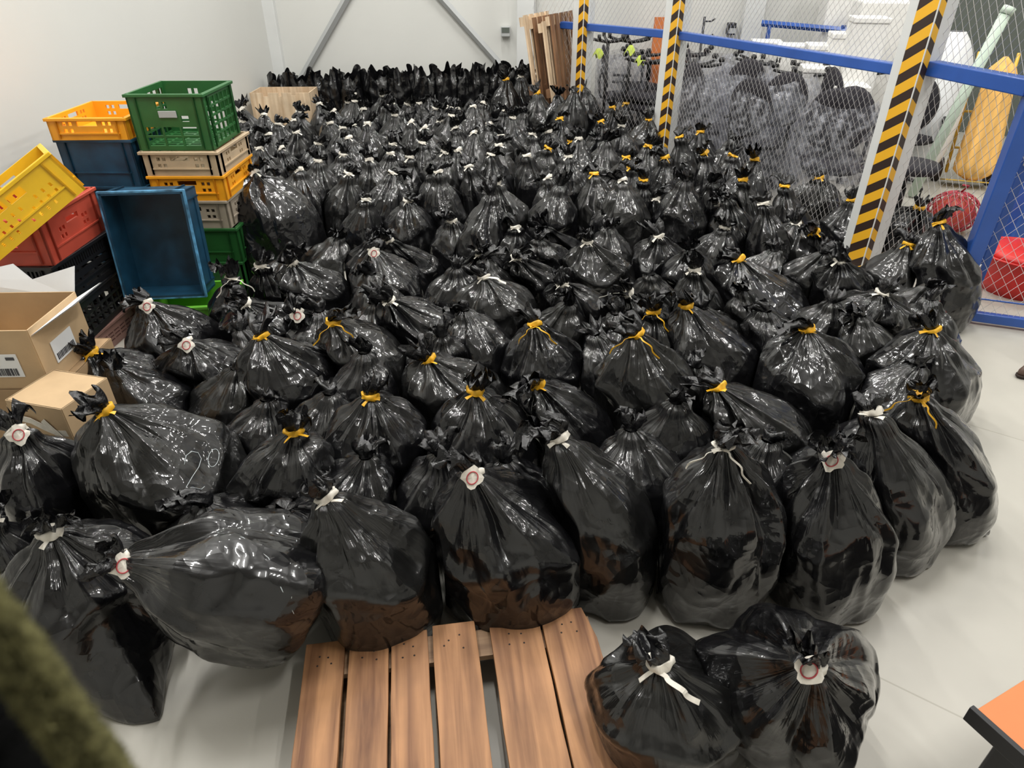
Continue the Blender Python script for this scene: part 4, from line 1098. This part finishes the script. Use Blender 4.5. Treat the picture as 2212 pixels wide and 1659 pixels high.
for i, (x, y, fl, lb) in enumerate(CH):
    p = pt(x, y, .55)
    for _ in range(60):
        bad = [q for q in placed if np.hypot(q[0] - p[0], q[1] - p[1]) < .52]
        if not bad: break
        d = p - bad[0]; d[2] = 0; p = p + d / max(np.hypot(*d[:2]), .01) * .08
    xf = np.interp(-p[1], [-9.0, -P1[1], -P2[1], -P3[1]], [P0[0], P1[0], P2[0], P3[0]]); p[0] = max(p[0], xf + .5)
    p[1] = min(p[1], 9.4); placed.append(p)
    if fl: chair('black chair beneath the ' + lb.replace('upturned black chair', 'upturned one').replace('upturned chair', 'upturned one'), (p[0], p[1], 0), rr.uniform(0, 6.28), False, back=False, arms=False)
    chair(lb, (p[0], p[1], 0), rr.uniform(0, 6.28), bool(fl), 'blue_fabric' if 'blue' in lb else 'black_fabric', back=not fl, arms=(i % 2 == 0))
    if i in WR: wrap('clear crinkled plastic over the ' + lb.replace('film-covered ', '').replace(' in clear film', ''), p, .34, 1.0, i)
p = pt(1985, 330, .45); chair('grey-black swivel chair right of the nearest striped post', (p[0] + .1, p[1] + .5, 0), 2.6, False)
p = pt(1965, 362, .47); chair('round-seated stool chair low beside the nearest striped post', (p[0], p[1], 0), 1.0, False, back=False, arms=False)
# white foam boxes in steps
k = 0
FB = [(1672, 92, 8.6, 'low white foam box at the left end of the step-like stack'), (1730, 100, 8.3, 'white foam box second from the left in the step-like stack'), (1800, 100, 7.9, 'white foam box wrapped in shiny film in the middle of the stack'), (1855, 75, 7.7, 'tall white foam box right of the film-wrapped one'), (1905, 40, 7.4, 'highest white foam boxes column behind the nearest striped post'), (1790, 150, 7.5, 'white foam box in front of the stack, partly behind chairs'), (1860, 190, 7.1, 'white foam box low and close to the nearest striped post')]
for (x, y, Yd, lb) in FB:
    p = pY(x, y, Yd); top_ = p[2]
    o = thing('foam_box', lb, 'foam box', (p[0], Yd + .25, 0), (0, 0, -.25), 'white foam boxes behind the chairs')
    mb = MB(); mb.box((0, 0, (top_ - .05) / 2), (.33, .36, top_ - .05)); mb.build('box_body', M['foam'], o, bevel=.01)
    mb = MB(); mb.box((0, 0, top_ - .024), (.345, .38, .05)); mb.build('lid', M['foam'], o, bevel=.01)
for (x, y, Yd, w_, lb) in ((1985, 90, 7.9, .7, 'large white foam block behind the nearest striped post'), (1925, 20, 8.6, .8, 'tall white foam block at the top behind the mesh')):
    p = pY(x, y, Yd); o = tag(MB().build('foam_block', M['foam']), lb, 'foam box', 'white foam boxes behind the chairs')
    mb = MB(); mb.box((0, 0, (p[2] + .35) / 2), (w_, .5, p[2] + .35)); bpy.data.objects.remove(o)
    o = tag(mb.build('foam_block', M['foam'], loc=(p[0] - .1, Yd + .6, 0), rot=(0, 0, -.2), bevel=.02), lb, 'foam box', 'white foam boxes behind the chairs')
# orange board, coat stand, lime cloths
p = pY(1445, 95, 9.3); mb = MB(); mb.box((0, 0, (p[2] + .28) / 2), (.34, .05, p[2] + .28)); tag(mb.build('orange_board', M['orange'], loc=(p[0], 9.5, 0)), 'orange board standing against the back wall by the middle striped post', 'board')
p = pY(1521, 80, 9.2)
o = thing('coat_stand', 'thin black coat stand silhouetted against the white wall', 'coat stand', (p[0], 9.3, 0))
zt = pY(1521, 36, 9.3)[2]
mb = MB(); mb.tube([(0, 0, .03), (0, 0, zt)], .016, 8); mb.build('pole', M['black_plastic'], o)
for dz, s_ in ((.05, 1), (.22, -1), (.22, 1)):
    mb = MB(); mb.tube([(0, 0, zt - dz), (s_ * .09, 0, zt - dz + .0), (s_ * .13, 0, zt - dz + .03)], .010, 6); mb.build('hook', M['black_plastic'], o)
mb = MB(); mb.lathe([(0, 0), (.18, 0), (.18, .02), (.03, .04), (0, .04)]); mb.build('base', M['black_plastic'], o)
p = pY(1592, 66, 9.6); o = thing('wall_light', 'dark box light on the back wall above the chairs', 'wall light', (p[0], BY - .08, p[2])); mb = MB(); mb.box((0, 0, 0), (.10, .12, .14)); mb.build('housing', M['black_plastic'], o, bevel=.01); mb = MB(); mb.box((0, -.07, -.02), (.08, .02, .06)); mb.build('lens', M['steel_grey'], o)
for (x, y, lb) in ((1292, 115, 'lime yellow cloth hanging left of the film-wrapped chairs'), (1382, 130, 'lime yellow cloth tossed over a chair near the middle post'), (1362, 108, 'small lime yellow cloth behind the film-wrapped chairs')):
    p = pY(x, y, 8.7); rng = np.random.default_rng(x)
    th = np.linspace(0, 2 * np.pi, 28, endpoint=False); s = np.linspace(.03, 1, 9); A, Sx = np.meshgrid(th, s)
    V = .62 * np.stack([.10 * Sx * np.cos(A) * (1 + .3 * np.sin(3 * A + x)), .07 * Sx * np.sin(A), -.13 * Sx ** 2 + .05 * np.sin(4 * A + x) * Sx], -1)
    tag(grid_mesh('cloth', V, M['lime_fabric'], loc=(p[0], p[1], p[2] + .05)), lb, 'cloth', 'lime cloths on the chairs')
# hall stand shapes: an upturned star base on a tall pole under the first rail
for (x, lb) in ((1315, 'left upturned chair base held high behind the fence under the blue rail'), (1365, 'right upturned chair base held high behind the fence under the blue rail')):
    p = pY(x, 88, 8.9); o = thing('chair_base', lb, 'chair base', (p[0], 8.95, 0), (0, 0, .4), 'upturned chair bases')
    mb = MB(); mb.tube([(0, 0, .02), (0, 0, p[2])], .02, 8); mb.build('gas_column', M['black_plastic'], o)
    for k in range(5):
        a = k * 1.2566; c, s_ = math.cos(a), math.sin(a)
        mb = MB(); mb.tube([(0, 0, p[2] - .02), (.14 * c, .14 * s_, p[2] + .0), (.26 * c, .26 * s_, p[2] + .03)], .018, 6); mb.tube([(.26 * c, .26 * s_, p[2] + .02), (.26 * c, .26 * s_, p[2] + .08)], .022, 8); mb.build('leg', M['black_plastic'], o)
# ------------------------------------------------------------------ beyond the gate at the right
p = pt(2085, 372, .12)
o = thing('hand_truck', 'yellow two-wheeled hand truck loaded with sacking beyond the gate', 'hand truck', (p[0], p[1], 0), (math.radians(-14), 0, -.35))
for sx in (-.17, .17):
    mb = MB(); mb.tube([(sx, 0, .1), (sx, 0, 1.25)], .016, 8); mb.build('side_rail', M['steel_yellow'], o)
    mb = MB(); mb.tube([(sx * 1.45 - .03, .05, .13), (sx * 1.45 + .03, .05, .13)], .12, 20); mb.build('wheel', M['rubber'], o); 
    mb = MB(); mb.tube([(sx * 1.45 - .036, .05, .13), (sx * 1.45 + .036, .05, .13)], .035, 12); mb.build('hub', M['steel_yellow'], o)
for z in (.35, .7, 1.05):
    mb = MB(); mb.tube([(-.17, 0, z), (.17, 0, z)], .012, 8); mb.build('crossbar', M['steel_yellow'], o)
mb = MB(); mb.box((0, -.12, .03), (.42, .24, .01)); mb.build('toe_plate', M['steel_yellow'], o)
R_ = np.random.default_rng(3); th = np.linspace(0, 2 * np.pi, 48, endpoint=False); s = np.linspace(0, 1, 24); A, Sx = np.meshgrid(th, s)
pp = np.stack([np.cos(A), np.sin(A), Sx], -1)
rad = (.19 - .07 * Sx) * np.sin(np.clip(Sx * 8 + .15, 0, 1) * 1.57) * np.clip((1.02 - Sx) * 8, 0, 1) * (1 + .08 * np.cos(9 * A + Sx * 2) + .06 * snoise(pp, R_, 5))
V = np.stack([rad * np.cos(A), rad * np.sin(A) * .75, 1.15 * Sx + .02], -1)
sk = tag(grid_mesh('sack_bundle', V, M['jute'], loc=(p[0] - .02, p[1] - .17, .06)), 'tall yellow-orange sacking bundle tied round, on the hand truck', 'sack'); sk.rotation_euler = (math.radians(-14), 0, -.3)
a = pY(2172, 30, 6.4); 
mb = MB(); mb.tube([(0, 0, .02), (a[0] - 3.95, 6.4 - 6.6, a[2] + .0)], .045, 14); mb.tube([(a[0] - 3.95, -.2, a[2]), (a[0] - 3.93, -.2, a[2] + .05)], .052, 14)
tag(mb.build('plastic_tube', M['pole'], loc=(3.95, 6.6, 0)), 'pale green plastic tube leaning beyond the gate', 'tube')
p = pt(2195, 585, .18)
o = thing('red_basin', 'red plastic basin on the floor beyond the gate mesh', 'basin', (p[0] + .12, p[1] + .1, 0))
mb = MB(); mb.lathe([(0, .0), (.22, .0), (.27, .10), (.30, .27), (.315, .275), (.32, .26)], n=40); mb.build('bowl', M['red_plastic'], o)
mb = MB(); mb.lathe([(.0, .275), (.10, .30), (.22, .29), (.30, .265)], n=40); mb.build('lid', M['red_plastic'], o)
p = pt(2072, 468, .16)
o = thing('net_sack', 'dark red net sack on the floor beyond the blue gate post', 'net sack', (p[0], p[1] + .1, 0))
mb = MB(); rs = .20
for k in range(14):
    a0 = k * math.pi / 7
    for s_ in (1, -1):
        mb.tube([(rs * math.sin(t) * math.cos(a0 + s_ * t * .8), rs * math.sin(t) * math.sin(a0 + s_ * t * .8), .17 + .17 * math.cos(t) ) for t in np.linspace(.12, 3.02, 12)], .005, 4, caps=False)
mb.build('netting', M['net_red'], o)
mb = MB(); mb.lathe([(0, .02), (.11, .03), (.17, .12), (.16, .22), (.08, .29), (0, .30)], n=20); mb.build('contents', M['crate_red'], o)
mb = MB(); mb.tube([(0, 0, .33), (.03, -.04, .40), (-.05, -.08, .42)], .008, 6); mb.build('drawstring', M['net_red'], o)
p = pt(2215, 470, .3); mb = MB(); mb.box((0, 0, .30), (.3, .4, .6)); tag(mb.build('blue_bin', M['blue_paint'], loc=(p[0] + .2, p[1] + .3, 0), bevel=.03), 'blue bin cut off by the right edge beyond the gate', 'bin')
q = pY(2120, 60, 8.9)
mb = MB(); mb.box((0, 0, 1.5), (3.6, .08, 3.0)); struct('door_1', mb, M['dark_door'], loc=(7.2, 9.0, 0), rot=(0, 0, -.5))
p = pY(2075, 110, 7.0)
R_ = np.random.default_rng(9); th = np.linspace(0, 2 * np.pi, 40, endpoint=False); s = np.linspace(0, 1, 20); A, Sx = np.meshgrid(th, s); pp = np.stack([np.cos(A), np.sin(A), Sx], -1)
rad = .30 * np.sin(np.clip(Sx * .92 + .05, 0, 1) * np.pi) ** .45 * (1 + .10 * snoise(pp, R_, 6)); V = np.stack([rad * np.cos(A), rad * np.sin(A), (p[2] + .15) * Sx], -1)
tag(grid_mesh('wrapped_bundle', V, M['paper'], loc=(p[0], 7.2, 0)), 'white film-wrapped bundle beyond the short fence panel', 'bundle')
# shoe of somebody standing outside the frame
p = pt(2212, 800, .04)
o = thing('shoe', 'brown leather shoe tip entering at the right edge', 'shoe', (p[0] + .10, p[1], 0), (0, 0, .1))
mb = MB(); mb.lathe([(0, .0), (.9, .0), (1.0, .012), (1, .022)], n=28); sm = MB()
sm.v = [(v[0] * .145, v[1] * .048, v[2]) for v in mb.v]; sm.f = mb.f; sm.sm = mb.sm; sm.build('sole', M['rubber'], o)
mb = MB(); mb.lathe([(1.0, .02), (.98, .045), (.85, .07), (.6, .085), (0, .09)], n=28); sm = MB()
sm.v = [(v[0] * .14 , v[1] * .045, v[2] + max(0, v[0]) * .03) for v in mb.v]; sm.f = mb.f; sm.sm = mb.sm; sm.build('upper', M['leather'], o)
# orange lidded container, bottom right
hO = .42
c0 = pt(2110, 1532, hO); c1 = pt(2212, 1468, hO); c2 = pt(2212, 1700, hO)
u1 = Vector((c1 - c0)[:2]).normalized()
o = thing('orange_container', 'orange-topped dark container cut off at the bottom right corner', 'container', (c0[0], c0[1], 0), (0, 0, math.atan2(u1.y, u1.x)))
mb = MB(); mb.box((.35, -.25, hO - .0175), (.70, .50, .035)); mb.build('lid', M['orange'], o, bevel=.003)
mb = MB(); mb.box((-.008, -.25, hO - .02), (.016, .52, .05)); mb.box((.35, -.505, hO - .02), (.7, .014, .05)); mb.build('edge_band', M['black_plastic'], o, bevel=.002)
mb = MB(); mb.box((.38, -.27, (hO - .04) / 2), (.64, .44, hO - .04)); mb.build('body', M['black_plastic'], o, bevel=.01)
# dark fleece sleeve close to the camera at the lower left, its lit rim painted as a fuzzy olive edge
def cam_pt(x, y, d):
    a = (x - CX) / F; b = (y - CY) / F; v = np.array([a, cp - b * sp, -sp - b * cp]); return np.array([0, 0, H]) + v * d
sl = thing('coat_sleeve', 'blurred dark coat sleeve with fuzzy olive edge painted as lit in the lower left corner', 'coat sleeve', tuple(cam_pt(0, 1659, .16)))
o0 = Vector(sl.location)
pts = [Vector(cam_pt(x, y, .155)) - o0 for x, y in ((-380, 980), (-130, 1215), (5, 1375), (115, 1530), (235, 1700), (330, 1920))]
def fuzzy(path, rad, seed, N=150, amp=.0018, per=60):
    rng = np.random.default_rng(seed); P = catmull([tuple(q) for q in path], per * len(path)); Tn = np.gradient(P, axis=0); Tn /= np.linalg.norm(Tn, axis=1)[:, None]
    e1 = np.cross(Tn, [0.2, .3, 1.0]); e1 /= np.linalg.norm(e1, axis=1)[:, None]; e2 = np.cross(Tn, e1)
    th = np.linspace(0, 2 * np.pi, N, endpoint=False)
    R_ = rad * (np.ones((len(P), N))) + rng.normal(size=(len(P), N)) * amp
    return P[:, None] + R_[..., None] * (np.cos(th)[None, :, None] * e1[:, None] + np.sin(th)[None, :, None] * e2[:, None])
grid_mesh('lit_fuzz_edge', fuzzy(pts, .0050, 2, amp=.0009), M['olive_lit_fuzz'], sl)
pts2 = [q + Vector((-.046, .0, -.038)) for q in pts]
grid_mesh('sleeve', fuzzy(pts2, .036, 3, amp=.0003), M['fleece'], sl)
# marks drawn on bags
def mark_on(bag, px, py, strokes, label, scale):
    """pale marker strokes laid on the bag's surface"""
    dg = bpy.context.evaluated_depsgraph_get()
    inv = bag.matrix_world.inverted()
    out = MB()
    for st in strokes:
        path = []
        for (u, v) in st:
            x = px + u * scale; y = py + v * scale
            a = (x - CX) / F; b = (y - CY) / F; d = Vector((a, cp - b * sp, -sp - b * cp)).normalized()
            ok, loc, nor, idx = bag.ray_cast(Vector((0, 0, H)) - Vector(bag.location), d)
            if ok: path.append(loc - d * .0015)
        if len(path) > 1: out.tube(path, .0011, 4)
    if out.v:
        o = out.build('marker_writing', M['chalk'], bag); o['label'] = label
bpy.context.view_layer.update()
two = [(0, .32), (.05, .10), (.18, .0), (.34, .03), (.42, .18), (.36, .38), (.2, .62), (.06, .86), (.02, .92), (.2, .88), (.42, .93), (.5, .86)]
zero = [(.72 + .13 * math.cos(t) + .04 * math.sin(t), .16 - .22 * math.sin(t)) for t in np.linspace(0, 6.5, 18)]
mark_on(bags[3]['o'], 398, 975, [two, zero], 'pale handwritten 20', 88)
lb = bags[len(NEAR)]['o']
mark_on(lb, 470, 1150, [[(0, 0), (.5, .1), (1, .5), (1.25, 1.1), (1.5, 1.6)], [(1.55, .15), (1.6, .7)], [(1.5, .75), (1.45, 1.3)]], 'thin pale scribble', 110)
